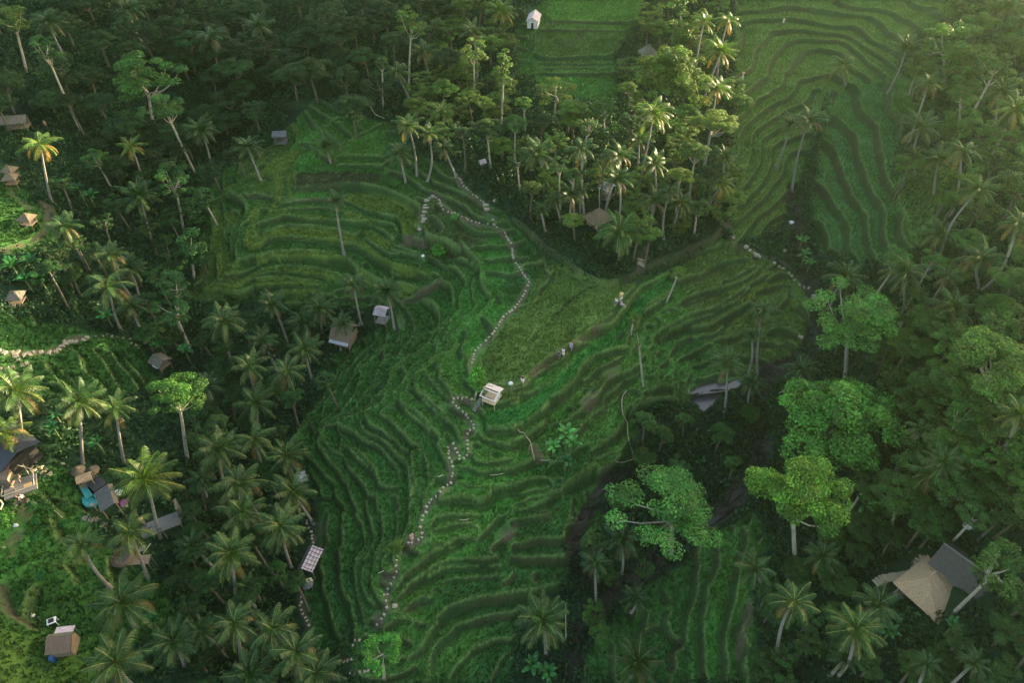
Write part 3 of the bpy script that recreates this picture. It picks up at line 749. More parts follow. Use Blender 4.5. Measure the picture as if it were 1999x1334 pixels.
CROPS = [
 ((500,334), Y_, "700 160,800 150,900 165,1000 195,1080 235,1160 280,1220 320,1255 370,1265 440,1240 540,1150 550,1140 480,1130 410,1110 375,1060 360,950 340,850 300,740 240,680 215"),
 ((500,334), G_, "300 165,480 150,560 150,550 205,250 215,290 190"),
 ((500,334), Y_, "160 330,200 305,270 300,280 315,220 335,170 345"),
 ((500,334), Y_, "330 350,420 330,500 335,545 365,530 382,440 375,350 370"),
 ((500,334), Y_, "680 305,760 330,850 365,915 398,880 405,780 395,710 375"),
 ((500,334), Y_, "60 560,60 490,180 425,300 410,450 420,600 445,700 480,800 510,780 575,700 570,600 545,450 528,320 508,200 508,120 525"),
 ((500,334), Y_, "835 455,900 450,1000 510,1060 530,1070 570,1040 640,1000 630,930 590,860 520"),
 ((500,334), Y_, "770 580,850 560,920 630,1010 720,1080 750,1200 770,1330 770,1340 830,1200 825,1080 790,1000 735,920 690,850 625"),
 ((500,334), Y_, "0 710,80 675,200 635,350 615,500 620,640 650,700 690,680 690,560 682,402 672,250 665,100 690,0 748"),
 ((500,334), Y_, "700 690,760 760,860 820,960 880,940 900,850 850,760 790"),
 ((500,334), Y_, "0 795,100 750,250 725,400 730,550 750,640 780,700 850,640 835,540 795,400 780,260 770,120 775,0 828"),
 ((500,334), Y_, "0 865,130 825,260 815,380 820,500 840,420 868,280 865,130 880,0 908"),
 ((500,334), Y_, "0 935,130 910,280 885,480 895,430 932,280 930,130 945,0 973"),
 ((500,334), O_, "200 970,300 960,450 960,380 1000,300 1015,200 1000"),
 ((500,334), Y_, "1080 880,1150 890,1255 940,1200 965,1120 960"),
 ((500,334), Y_, "-50 470,40 510,70 570,40 600,-50 620"),
 ((0,334), Y_, "1950 300,2010 280,2010 640,1940 630,1905 590,1910 500,1950 430"),
 ((0,334), Y_, "1770 840,1800 740,1860 730,1890 760,1850 840"),
 ((0,334), Y_, "1710 940,1780 910,1900 870,2010 770,2010 830,1900 920,1840 965,1730 965"),
 ((0,334), Y_, "1600 960,1640 930,1710 945,1690 980,1630 980"),
 ((0,334), Y_, "1690 650,1780 630,1780 740,1740 850,1710 850,1690 760"),
 ((0,334), Y_, "1660 560,1690 520,1750 510,1760 570,1700 640,1650 640"),
 ((0,334), Y_, "1640 260,1680 250,1730 300,1755 400,1740 500,1680 520,1660 440"),
 ((0,334), Y_, "1770 290,1810 280,1850 330,1830 420,1790 490,1770 400"),
 ((0,334), Y_, "1740 120,1830 60,1900 60,1840 140,1760 190"),
 ((0,334), O_, "1640 240,1730 170,1740 210,1680 250"),
 ((0,334), O_, "1560 560,1620 300,1640 500,1610 760,1580 840"),
 ((0,334), O_, "1400 940,1500 920,1560 960,1700 985,1850 975,1997 930,1997 960,1800 1010,1500 1010"),
 ((500,0), Y_, "270 1000,330 990,330 1050,280 1160,300 1060"),
 ((500,0), Y_, "0 1310,150 1240,280 1190,400 1150,300 1260,200 1334,0 1340"),
 ((500,0), P_, "640 1220,740 1120,880 1040,1000 1000,1000 1230,800 1220"),
 ((500,334), Y_, "0 0,150 0,210 60,200 150,190 230,160 330,80 360,60 340,140 220,150 120,110 40,60 10"),
 ((500,334), Y_, "220 0,290 0,300 150,250 210,240 120"),
 ((500,334), (.045,.062,.026), "310 20,700 10,980 20,960 120,720 115,480 130,310 145"),
 ((1000,334), (.086,.150,.034), "300 684,400 724,600 856,860 884,960 856,880 964,780 1084,680 1224,480 1364,300 1464,120 1605,0 1665,-160 1625,-240 1545,-280 1465,-220 1385,-160 1305,-60 1185,40 1113,180 1005,300 885,332 785"),
 ((1000,334), (.035,.155,.032), "560 1424,800 1204,960 984,1200 804,1240 904,1080 984,1000 1144,800 1264,880 1324,720 1404,540 1485,500 1625,300 1765,100 1965,0 2025,-200 2025,-220 1865,0 1865,120 1785,320 1645,440 1545"),
 ((1000,0), (.07,.175,.035), "290 0,1030 0,1000 80,960 150,680 165,280 155"),
 ((1000,0), (.06,.12,.032), "210 245,900 240,830 380,760 430,560 435,380 450,240 440,180 410"),
]
def tile_poly(t):
    (ox, oy), c, txt = t
    return [(ox + float(q.split()[0]) / 3.994, oy + float(q.split()[1]) / 3.994) for q in txt.split(",")]
wb = np.clip(0.85 * bf + 0.2 * blur(bf, 1), 0, 1)[..., None]
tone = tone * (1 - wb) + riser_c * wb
PXs, PYs, _ = project(GXX, GYY, B)
cropm = np.zeros((NY, NX), bool)
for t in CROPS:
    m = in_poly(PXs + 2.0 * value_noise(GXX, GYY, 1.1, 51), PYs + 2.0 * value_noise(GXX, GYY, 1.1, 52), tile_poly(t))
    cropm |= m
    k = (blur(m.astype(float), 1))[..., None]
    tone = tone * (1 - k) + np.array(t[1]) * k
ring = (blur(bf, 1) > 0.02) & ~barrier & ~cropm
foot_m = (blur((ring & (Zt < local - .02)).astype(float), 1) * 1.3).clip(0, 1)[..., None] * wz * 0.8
tone = tone * (1 - foot_m) + np.array((.010, .014, .007)) * foot_m  # paints wet soil and contact shade along the bank foot
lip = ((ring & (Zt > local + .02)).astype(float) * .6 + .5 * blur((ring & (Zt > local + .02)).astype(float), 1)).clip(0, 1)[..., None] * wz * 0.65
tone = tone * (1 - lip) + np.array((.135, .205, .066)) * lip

def paint(pxpoly, width, color, strength=0.9):
    w = [march(a, b, hb)[:2] for a, b in pxpoly]
    m = np.zeros((NY, NX), bool); disc(m, smooth_poly(w), width * 0.6)
    k = (blur(m.astype(float), 1) * np.clip(.72 + .75 * value_noise(GXX, GYY, 1.1, 71) + .4 * value_noise(GXX, GYY, .5, 72), 0, 1))[..., None] * strength
    tone[:] = tone * (1 - k) + np.array(color) * k
    return m
bare = np.zeros((NY, NX), bool)
DIRT = (.085, .066, .047)
for poly, w_ in [
  ([(1000,427),(1025,447),(1050,474),(1073,497),(1095,509),(1120,529),(1145,547),(1170,557),(1190,559),(1213,554),(1235,545),(1245,534),(1265,527),(1300,514),(1330,504),(1363,487),(1388,474),(1403,459),(1406,441)], .2),
  ([(950,664),(935,680),(926,690),(922,705),(921,720)], .7), ([(1000,474),(1003,500),(1012,520),(1022,535),(1031,550),(1022,577),(1003,603),(985,618),(965,648),(950,664)], .7),
  ([(940,752),(970,758),(1000,754),(1020,748),(1040,730),(1075,704),(1110,683),(1150,655),(1170,640)], .5),
  ([(846,381),(856,390),(865,405),(880,415),(905,425),(930,434),(960,436)], .7), ([(833,394),(830,415),(826,435),(820,447),(815,470),(800,477)], .7),
  ([(890,339),(908,364),(930,384),(948,399),(950,414),(965,421),(963,434),(985,454),(998,478)], .7),
  ([(785,480),(810,478),(830,478)], .6), ([(788,584),(820,576),(845,561),(855,548)], .7), ([(780,620),(785,635),(780,645)], .8), ([(660,388),(555,390)], .3),
  ([(935,791),(918,779),(893,775),(885,787),(910,812),(927,833),(911,850),(914,890),(898,897),(889,872),(880,868),(878,895),(880,945),(860,960),(835,985),(828,1006),(822,1040),(825,1048),(800,1061)], .7),
  ([(800,1050),(815,1050)], .9), ([(785,1079),(772,1100),(775,1115),(760,1145),(754,1180),(750,1203),(735,1215)], .7), ([(752,1130),(755,1150)], 1.0), ([(770,1185),(775,1185)], .8), ([(735,1200),(738,1215)], .8),
  ([(0,489),(38,479),(70,469),(92,451),(100,429),(95,409),(82,396)], .8), ([(18,360),(25,380),(50,400),(60,412)], .5),
  ([(0,690),(50,695),(115,685),(140,664),(170,658)], .7), ([(15,1080),(30,1050),(50,1010),(55,990)], 1.0), ([(5,1140),(8,1171),(15,1191),(40,1213),(62,1223)], .5),
  ([(598,1017),(609,1045),(611,1072)], .4), ([(588,1155),(587,1187),(600,1213),(608,1242),(603,1270)], .5), ([(625,1030),(622,1060),(620,1075)], 1.6),
  ([(1430,459),(1435,472),(1458,482),(1485,500),(1512,513),(1545,540),(1565,558),(1588,572),(1592,600)], .5), ([(1425,442),(1410,440)], .7),
  ([(1440,1290),(1448,1240),(1455,1225),(1462,1180)], .6), ([(1160,775),(1140,790)], 1.1), ([(1045,870),(1050,890)], 1.3), ([(1245,535),(1250,520),(1255,505),(1262,490)], .8),
  ([(865,790),(870,800)], .8), ([(1000,1030),(985,1045)], 1.3), ([(1190,730),(1200,720)], 1.4), ([(1000,740),(940,745)], .3)]:
    bare |= paint(poly, w_, DIRT, 0.8)
for p in ([(1150,60),(1110,85),(1090,75)], [(1060,1010),(1080,1000)]):
    paint(p, 1.6, (.07, .07, .035), 0.5)
paint([(0,700),(1,701)], .1, DIRT)
# field seam lines across the big ridge field
for p in ([(1075,700),(1100,668),(1130,636)], [(1033,668),(1075,625),(1110,590),(1150,560)]):
    paint(p, .3, (.03, .045, .018), 0.7)

# stream bed: carve and pave with mud
STREAM = [(1548,372),(1548,420),(1545,450),(1552,500),(1566,545),(1600,600),(1575,690),(1500,730),(1470,800),(1480,880),(1462,935),(1440,965),(1405,1000),(1370,1025),(1330,1050),(1260,1110),(1200,1150),(1140,1230),(1110,1320)]
sw = smooth_poly([march(a, b, hb)[:2] for a, b in STREAM]); ms = np.zeros((NY, NX), bool); disc(ms, sw, 1.3)
STREAM2 = [(1285,905),(1240,915),(1195,930),(1175,950),(1160,975),(1130,1030),(1120,1080),(1150,1130),(1200,1150)]
sw2 = smooth_poly([march(a, b, hb)[:2] for a, b in STREAM2]); disc(ms, sw2, 0.8)
ks = blur(ms.astype(float), 8)
Zt = Zt - 0.9 * ks
kk = blur(ms.astype(float), 2)[..., None]
tone = tone * (1 - kk) + np.array((.045, .040, .034)) * kk

# ponds and the open bits of stream
POND = [[(1348,758),(1375,748),(1400,741),(1425,746),(1440,740),(1449,748),(1436,760),(1400,766),(1350,772)], [(1350,778),(1375,773),(1405,768),(1425,762),(1412,770),(1396,780),(1390,792),(1372,806),(1366,800),(1364,790),(1352,784)],
        [(1435,950),(1456,943),(1458,956),(1440,970),(1423,984),(1428,966)], [(1153,970),(1168,947),(1185,938),(1183,952),(1170,968),(1158,976)], [(1364,1020),(1385,1004),(1440,984),(1452,986),(1420,1003),(1385,1027)]]
water_polys = []
for p in POND:
    m = in_poly(PXg, PYg, p) & infr
    if m.any():
        zl = np.percentile(Zt[m], 30); mm = blur(m.astype(float), 2); rim = (blur(m.astype(float), 3) > 0.01) & ~m
        Zt = np.where(rim, np.maximum(Zt, zl + 0.12), Zt); Zt = np.where(m, zl - 0.3, Zt)
        water_polys.append((p, zl)); bare |= blur(m.astype(float), 3) > 0.02
        tone = tone * (1 - mm[..., None]) + np.array((.06, .05, .045)) * mm[..., None]

def gz(x, y):
    return lerp_grid(Zt, X0, Y0, STEP, x, y)
def ground(px, py, off=0.0):
    return march(px, py, gz, off)

# one ground sheet: fine where the photo looks, stretched out to the horizon
ext = np.array([1, 2.5, 5, 9, 15, 24, 40, 70, 130, 260, 520, 900.])
fx = np.concatenate([X0 - ext[::-1], gx, X1 + ext]); fy = np.concatenate([Y0 - ext[::-1], gy, Y1 + ext])
FXX, FYY = np.meshgrid(fx, fy)
ne = len(ext)
FZ = np.zeros_like(FXX)
edge = np.ones(FXX.shape, bool); edge[ne:-ne, ne:-ne] = False
FZ[ne:-ne, ne:-ne] = Zt
FZ[edge] = base(FXX[edge], FYY[edge])
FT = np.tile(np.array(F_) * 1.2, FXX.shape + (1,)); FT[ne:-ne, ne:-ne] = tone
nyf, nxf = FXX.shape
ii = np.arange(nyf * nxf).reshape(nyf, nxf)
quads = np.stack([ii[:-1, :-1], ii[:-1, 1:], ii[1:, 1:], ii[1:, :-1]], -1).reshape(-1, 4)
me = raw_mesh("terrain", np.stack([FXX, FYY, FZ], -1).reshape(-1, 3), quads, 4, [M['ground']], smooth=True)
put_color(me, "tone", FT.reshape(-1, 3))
tag(link("terrain", me), kind="structure")

# water sheets
wm, nt, out = new_mat("water")
b = N(nt, "ShaderNodeBsdfPrincipled", i_Roughness=0.35); b.inputs["Base Color"].default_value = (.070, .058, .064, 1)
no = N(nt, "ShaderNodeTexNoise", i_Scale=3.0, i_Detail=4.0); bp = N(nt, "ShaderNodeBump"); bp.inputs["Strength"].default_value = 0.15
nt.links.new(no.outputs["Fac"], bp.inputs["Height"]); nt.links.new(bp.outputs[0], b.inputs["Normal"]); nt.links.new(b.outputs[0], out.inputs[0])
M['water'] = wm
mud = rough_mat('mud_water', (.034, .029, .024), (.020, .017, .014), 2.0, rough=.6, bump=.3)
for k, (p, zl) in enumerate(water_polys):
    mx_, my_ = np.mean(p, 0); vs = [at_z(mx_ + (a - mx_) * 1.04, my_ + (b_ - my_) * 1.04, zl - 0.08) for a, b_ in p]
    m_ = bpy.data.meshes.new("pond_water"); m_.from_pydata([tuple(v) for v in vs], [], [tuple(range(len(vs)))]); m_.materials.append(wm if k < 2 else mud)
    tag(link("pond_water", m_), kind="structure")

# ------------------------------------------------------------------ rice and grass: a blade mesh over every field
def blades(name, mask, density, h, spread, width, nb, material, jitter_col=0.25, off=0.0):
    jj, i2 = np.nonzero(mask)
    cell = STEP * STEP
    cnt = int(len(jj) * cell * density)
    pick = rng.integers(0, len(jj), cnt)
    x = gx[i2[pick]] + rng.uniform(-.5, .5, cnt) * STEP; y = gy[jj[pick]] + rng.uniform(-.5, .5, cnt) * STEP
    z = gz(x, y) + off
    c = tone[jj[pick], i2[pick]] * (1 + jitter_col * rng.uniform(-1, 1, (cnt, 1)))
    hh = h * (0.75 + 0.5 * rng.random(cnt)) * (1 + 0.25 * value_noise(x, y, 2.0, 41))
    V = np.empty((cnt, nb, 3, 3), np.float32); 
    for k in range(nb):
        a = rng.uniform(0, 2 * np.pi, cnt); ca, sa = np.cos(a), np.sin(a)
        ww = width * (0.7 + 0.6 * rng.random(cnt))
        V[:, k, 0] = np.stack([x - sa * ww, y + ca * ww, z - 0.03], 1)
        V[:, k, 1] = np.stack([x + sa * ww, y - ca * ww, z - 0.03], 1)
        sp = spread * (0.4 + 1.0 * rng.random(cnt))
        V[:, k, 2] = np.stack([x + ca * sp, y + sa * sp, z + hh * (0.8 + 0.4 * rng.random(cnt))], 1)
    nvt = cnt * nb * 3
    me_ = raw_mesh(name, V.reshape(-1, 3), np.arange(nvt), 3, [material])
    colv = np.repeat(c, nb * 3, axis=0); put_color(me_, "tone", colv)
    return me_
not_bare = ~(blur(bare.astype(float), 1) > 0.25)
steep = np.maximum(bf, np.clip(blur(bf, 1) * 1.3, 0, 1))
low_ring = ring & (Zt < local)
rice_mask = openz & not_bare & ((steep < 0.35) | cropm) & ~low_ring
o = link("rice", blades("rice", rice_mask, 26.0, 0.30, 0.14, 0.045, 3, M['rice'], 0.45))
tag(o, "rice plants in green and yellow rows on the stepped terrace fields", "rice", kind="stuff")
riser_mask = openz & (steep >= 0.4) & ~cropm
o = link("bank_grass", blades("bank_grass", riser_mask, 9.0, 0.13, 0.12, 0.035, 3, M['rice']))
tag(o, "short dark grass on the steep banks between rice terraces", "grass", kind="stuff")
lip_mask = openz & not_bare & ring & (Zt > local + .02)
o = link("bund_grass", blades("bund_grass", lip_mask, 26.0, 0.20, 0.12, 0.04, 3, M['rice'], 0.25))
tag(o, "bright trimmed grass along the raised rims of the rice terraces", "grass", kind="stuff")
o = link("slope_grass", blades("slope_grass", grassz & not_bare, 8.0, 0.45, 0.28, 0.08, 4, M['rice'], 0.4))
tag(o, "rough tufted grass on the slopes along the left edge", "grass", kind="stuff")
# ------------------------------------------------------------------ vegetation: crown meshes shared by the copies
def tube_arrays(path, radii, sides=6):
    path = np.asarray(path, float); n_ = len(path)
    d = np.gradient(path, axis=0); d /= np.linalg.norm(d, axis=1)[:, None] + 1e-9
    ref = np.where(np.abs(d[:, 2:3]) > 0.9, np.array([[1., 0, 0]]), np.array([[0, 0, 1.]]))
    u = np.cross(d, ref); u /= np.linalg.norm(u, axis=1)[:, None] + 1e-9
    v = np.cross(d, u)
    a = np.linspace(0, 2 * np.pi, sides, endpoint=False)
    P = path[:, None] + np.asarray(radii)[:, None, None] * (np.cos(a)[None, :, None] * u[:, None] + np.sin(a)[None, :, None] * v[:, None])
    i = np.arange(n_ * sides).reshape(n_, sides); j = np.roll(i, -1, 1)
    q = np.stack([i[:-1], j[:-1], j[1:], i[1:]], -1).reshape(-1, 4)
    return P.reshape(-1, 3), q

def join(parts):
    vs, qs, o = [], [], 0
    for v, q in parts:
        vs.append(v); qs.append(q + o); o += len(v)
    return np.vstack(vs), np.vstack(qs)

def palm_crown(seed, n_fr=21, droop=1.35, dead=2):
    r = np.random.default_rng(seed)
    V, C, F = [], [], []
    cnt = 0
    for k in range(n_fr):
        az = k * 2.39996 + r.uniform(-.25, .25)
        u = (k + .5) / n_fr
        e0 = math.radians(82 - 105 * u + r.uniform(-8, 8))
        L = (0.95 + 0.2 * r.random()) * (0.75 if u < .12 else 1.0)
        old = k >= n_fr - dead
        n_s = 11
        s = np.linspace(0, 1, n_s)
        pit = e0 - droop * (0.8 + .3 * r.random()) * s ** 1.25 - (0.5 if old else 0) * s
        pit = np.maximum(pit, -1.5)
        bend = az + r.uniform(-.35, .35) * s
        st = np.stack([np.cos(pit) * np.cos(bend), np.cos(pit) * np.sin(bend), np.sin(pit)], 1)
        P = np.vstack([[0, 0, 0], np.cumsum(st[:-1] * (L / (n_s - 1)), 0)])
        P[:, 2] += 0.03
        g = r.uniform(.8, 1.25)
        if old: col = np.array((.13, .10, .035)) * g
        elif u > .7: col = np.array((.060, .090, .022)) * g
        else: col = np.array((.033, .080, .021)) * g
        rc = np.array((.17, .19, .06)) if not old else np.array((.16, .12, .06))
        w = np.linspace(.016, .004, n_s)
        side = np.stack([-np.sin(bend), np.cos(bend), np.zeros(n_s)], 1)
        for i in range(n_s - 1):
            q = [P[i] - side[i] * w[i] + [0, 0, .012], P[i] + side[i] * w[i] + [0, 0, .012], P[i + 1] + side[i + 1] * w[i + 1] + [0, 0, .012], P[i + 1] - side[i + 1] * w[i + 1] + [0, 0, .012]]
            V += q; C += [rc] * 4; F += [(cnt, cnt + 1, cnt + 2), (cnt, cnt + 2, cnt + 3)]; cnt += 4
        m_ = 20
        for t in np.linspace(.10, .99, m_):
            i = min(int(t * (n_s - 1)), n_s - 2); f = t * (n_s - 1) - i
            p = P[i] * (1 - f) + P[i + 1] * f; fw = st[i]; sd = side[i]
            up = np.cross(fw, sd)
            ll = .30 * (math.sin(math.pi * min(1, .18 + t * .80)) ** .6) * r.uniform(.85, 1.1)
            for sg in (-1, 1):
                dr = sd * sg * .8 + fw * (.35 + .5 * t) + up * .05 + np.array([0, 0, -.42 - r.random() * .25])
                dr /= np.linalg.norm(dr)
                a = p - fw * .016; b_ = p + fw * .016
                mid = p + dr * ll * .55 + np.array([0, 0, .02])
                tip = p + dr * ll + np.array([0, 0, -.06])
                V += [a, b_, mid + fw * .013, tip, mid - fw * .013]
                cc = col * r.uniform(.85, 1.15)
                C += [cc] * 5; F += [(cnt, cnt + 1, cnt + 2), (cnt, cnt + 2, cnt + 4), (cnt + 4, cnt + 2, cnt + 3)]; cnt += 5
    me = raw_mesh("palm_crown", np.array(V), np.array(F), 3, [M['frond']])
    put_color(me, "tone", np.array(C))
    return me
PALM = [palm_crown(100 + k, (22, 17, 26, 20, 24, 15, 21, 28, 18, 23)[k], (1.15, 1.5, 1.0, 1.3, .85, 1.65, 1.2, 1.4, .95, 1.1)[k], (1, 4, 2, 3, 0, 2, 5, 1, 3, 2)[k]) for k in range(10)]

def leaf_quads(r, centers, normals, size, aspect=.5):
    n_ = len(centers)
    nz = normals + r.normal(0, .55, (n_, 3)); nz /= np.linalg.norm(nz, axis=1)[:, None] + 1e-9
    t = r.normal(0, 1, (n_, 3)); t -= (t * nz).sum(1)[:, None] * nz; t /= np.linalg.norm(t, axis=1)[:, None] + 1e-9
    b_ = np.cross(nz, t)
    s = size * (0.65 + .7 * r.random(n_))[:, None]
    V = np.stack([centers - t * s, centers + b_ * s * aspect + nz * s * .12, centers + t * s, centers - b_ * s * aspect + nz * s * .12], 1)
    return V

def crown(kind, seed):
    """unit crown: radius about 1, centred a little above its middle; returns mesh and limb targets"""
    r = np.random.default_rng(seed)
    cs, rad, flat = [], [], .6
    if kind == 'dome':
        nc, nl, ls = 104, 210, .027
        lobes = [(0, 0, .22, .42)]
        for k in range(8):
            a = k * .785 + r.uniform(-.35, .35) + seed; q = r.uniform(.38, .80); lobes.append((q * math.cos(a), q * math.sin(a), .12 - .45 * q * q + r.uniform(-.14, .14), r.uniform(.22, .40)))
        for k in range(nc):
            lx, ly, lz, lr = lobes[k % len(lobes)]
            z = r.uniform(-.15, 1); a = r.uniform(0, 6.283); h_ = math.sqrt(max(0, 1 - z * z)) * r.uniform(.55, 1.05)
            cs.append((lx + lr * h_ * math.cos(a), ly + lr * h_ * math.sin(a), lz + lr * z * .75)); rad.append(r.uniform(.13, .23))
    elif kind == 'umbrella':
        nc, nl, ls = 52, 200, .029
        tiers = [(.42, .38, 14), (.12, .95, 20), (-.25, .7, 12)]
        for z0, R0, kk in tiers:
            off = r.uniform(-.22, .22, 2)
            for k in range(kk):
                a = r.uniform(0, 6.283); q = R0 * math.sqrt(r.random())
                cs.append((q * math.cos(a) + off[0], q * math.sin(a) + off[1], z0 + r.uniform(-.09, .09) - .12 * q)); rad.append(r.uniform(.16, .26))
        flat = .38
    elif kind == 'slender':
        nc, nl, ls = 22, 70, .075
        for k in range(nc):
            z = r.uniform(-1.25, .75); q = (.75 - .35 * abs(z - .1)) * math.sqrt(r.random()); a = r.uniform(0, 6.283)
            cs.append((q * math.cos(a), q * math.sin(a), z)); rad.append(r.uniform(.22, .38))
        flat = .5
    elif kind == 'open':
        nc, nl, ls = 36, 100, .042
        for k in range(nc):
            a = r.uniform(0, 6.283); z = r.uniform(-.55, .6); q = math.sqrt(max(.05, 1 - z * z)) * r.uniform(.35, 1.0)
            cs.append((q * math.cos(a) * .9, q * math.sin(a) * .9, z)); rad.append(r.uniform(.15, .27))
    elif kind == 'bush':
        nc, nl, ls = 26, 44, .11
        for k in range(nc):
            a = r.uniform(0, 6.283); z = r.random(); q = math.sqrt(1 - z * z) * r.uniform(.5, 1)
            cs.append((q * math.cos(a) * .8, q * math.sin(a) * .8, z * .75)); rad.append(r.uniform(.24, .36))
    elif kind == 'round':
        nc, nl, ls = 40, 44, .11
        for k in range(nc):
            z = r.uniform(-.9, 1); a = r.uniform(0, 6.283); q = math.sqrt(1 - z * z) * r.uniform(.6, .95)
            cs.append((q * math.cos(a) * .85, q * math.sin(a) * .85, z * .95)); rad.append(r.uniform(.2, .3))
    elif kind == 'plume':
        nc, nl, ls = 150, 105, .046
        for k in range(nc):
            a = r.uniform(0, 6.283); el = r.uniform(.25, 1.45); L = r.uniform(.75, 1.1); s = r.uniform(.35, 1)
            q = L * math.cos(el) * s * 1.1; z = L * math.sin(el) * s * 1.2 - .55 * (s ** 3) * math.cos(el)
            cs.append((q * math.cos(a), q * math.sin(a), z - .25)); rad.append(r.uniform(.10, .18))
        flat = 1.0
    cs = np.array(cs); rad = np.array(rad)
    Vs, Cs = [], []
    for c, q in zip(cs, rad):
        n_ = int(nl * (q / rad.mean()) ** 1.5)
        d = r.normal(0, 1, (n_, 3)); d[:, 2] = np.abs(d[:, 2]) * (1 if kind != 'round' else r.choice([-1, 1, 1], n_)); d /= np.linalg.norm(d, axis=1)[:, None]
        rr_ = q * (0.45 + .55 * r.random(n_) ** .5)[:, None]
        p = c + d * rr_ * np.array([1.1, 1.1, flat])
        nrm = d * .7 + np.array([0, 0, .55])
        V = leaf_quads(r, p, nrm, ls, .5 if kind not in ('plume',) else .22)
        g = r.uniform(.72, 1.25)
        base_c = np.array((.046, .100, .024)) * g * np.array((r.uniform(.85, 1.25), 1, r.uniform(.85, 1.15)))
        cc = base_c * r.uniform(.75, 1.25, (n_, 1))
        Vs.append(V.reshape(-1, 3)); Cs.append(np.repeat(cc, 4, 0))
    V = np.vstack(Vs); me = raw_mesh(kind + "_crown", V, np.arange(len(V)), 4, [M['leaf']])
    put_color(me, "tone", np.vstack(Cs))
    top = cs[np.argsort(r.random(len(cs)))][:9]
    return me, top
CROWNS = {k: [crown(k, 200 + 17 * i + len(k)) for i in range(m_)] for k, m_ in (('dome', 5), ('umbrella', 3), ('slender', 4), ('open', 4), ('bush', 3), ('round', 2), ('plume', 2))}

CROWN_PX = []                       # taken positions, so that the wood between is filled without burying these
def mpp(p):                         # metres per photo pixel at a point
    return project(p[0], p[1], p[2])[2] / FPX

def foot(cx, cy, b):
    """ground point and crown point for a plant seen at (cx, cy) standing at photo point b, or b metres tall"""
    if isinstance(b, tuple):
        g = ground(*b); d = ray(cx, cy)
        t = (g[1] - CAM[1]) / d[1]
        c = CAM + d * t
        h = c[2] - g[2]
        if h < 2.0 or h > 24:
            h = min(max(h, 3.0), 22); c = np.array([c[0], c[1], g[2] + h])
    else:
        c = ground(cx, cy, b); g = np.array([c[0], c[1], float(gz(c[0], c[1]))])
        lean = rng.uniform(-.12, .12, 2) * b
        g = np.array([c[0] + lean[0], c[1] + lean[1], 0]); g[2] = float(gz(g[0], g[1]))
    return g, c

def trunk_mesh(name, g, c, r0, r1, mat, bow=0.0, sides=6, n_=9):
    t = np.linspace(0, 1, n_)[:, None]
    v = c - g
    pa = v * t
    side = np.array([-v[1], v[0], 0]); side = side / (np.linalg.norm(side) + 1e-6) if np.linalg.norm(side) > .01 else np.array([1., 0, 0])
    sweep = np.array([v[0], v[1], 0]) * (-.35)            # palms rise upright, then lean: or bow out from the foot
    pa = pa + (sweep * bow + side * bow * .25 * np.linalg.norm(v)) * (np.sin(np.pi * t) * .5)
    rad = r0 + (r1 - r0) * t[:, 0] ** .7; rad[0] *= 1.35
    V, Q = tube_arrays(np.vstack([[0, 0, -.5], pa]), np.concatenate([[rad[0] * 1.3], rad]), sides)
    return raw_mesh(name, V, Q, 4, [mat], smooth=True)

n_palm = 0
def palm(cx, cy, d, b, tint, label, group="coconut palms", name="coconut_palm"):
    global n_palm
    n_palm += 1; k = n_palm
    g, c = foot(cx, cy, b)
    s = d * mpp(c) / 1.75
    root = empty(name, g, 0, label, "palm tree", group)
    h = c[2] - g[2]
    if h > 2.2:
        link("trunk", trunk_mesh("trunk", g, c - np.array([0, 0, .1 * s]), .22, .13, M['palm_trunk'], rng.uniform(-.8, .8)), root)
    lean = (c - g) / (np.linalg.norm(c - g) + 1e-6)
    cr = link("crown", PALM[k % len(PALM)], root, loc=c - g, rot=(-lean[1] * .5 + rng.uniform(-.12, .12), lean[0] * .5 + rng.uniform(-.12, .12), rng.uniform(0, 6.28)), scale=(s, s, s * rng.uniform(.85, 1.05)))
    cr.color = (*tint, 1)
    CROWN_PX.append((cx, cy, d * .5))
    return root

n_tree = 0
def tree(cx, cy, w, b, kind, tint, label, group="broadleaf trees", name="leafy_tree", hz=1.0, bark='bark', trunk=True, cat="tree", var=None):
    global n_tree
    n_tree += 1
    vs = CROWNS[kind]; me, tg = vs[(n_tree if var is None else var) % len(vs)]
    g, c = foot(cx, cy, b)
    s = w * mpp(c) * .5 / (1.05 if kind != 'slender' else .85)
    root = empty(name, g, 0, label, cat, group)
    rz = rng.uniform(0, 6.28)
    rot = Matrix.Rotation(rz, 3, 'Z')
    if trunk:
        cc = c - g
        parts = []
        fork = cc + np.array([0, 0, -.42 * s * hz]); r0 = .10 + .028 * s
        t = np.linspace(0, 1, 7)[:, None]
        pa = fork * t + np.array([.25, .1, 0]) * np.sin(t * 5 + n_tree) * .12 * s * t
        parts.append(tube_arrays(np.vstack([[0, 0, -.6], pa]), np.concatenate([[r0 * 1.5], r0 * (1.25 - .5 * t[:, 0])]), 6))
        for k, tt in enumerate(tg[:7]):
            e = np.array(rot @ Vector((tt[0] * s, tt[1] * s, tt[2] * s * hz))) + cc
            st = pa[-1] if k % 2 else pa[-2]
            m1 = st * .45 + e * .55 + np.array([0, 0, -.10 * s])
            parts.append(tube_arrays(np.array([st, st * .75 + m1 * .25, m1, e]), [r0 * .62, r0 * .5, r0 * .35, r0 * .12], 5))
        V, Q = join(parts)
        link("trunk", raw_mesh("trunk", V, Q, 4, [M[bark]], smooth=True), root)
    cr = link("crown", me, root, loc=c - g, rot=(0, 0, rz), scale=(s, s, s * hz))
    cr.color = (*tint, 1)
    CROWN_PX.append((cx, cy, w * .5))
    return root

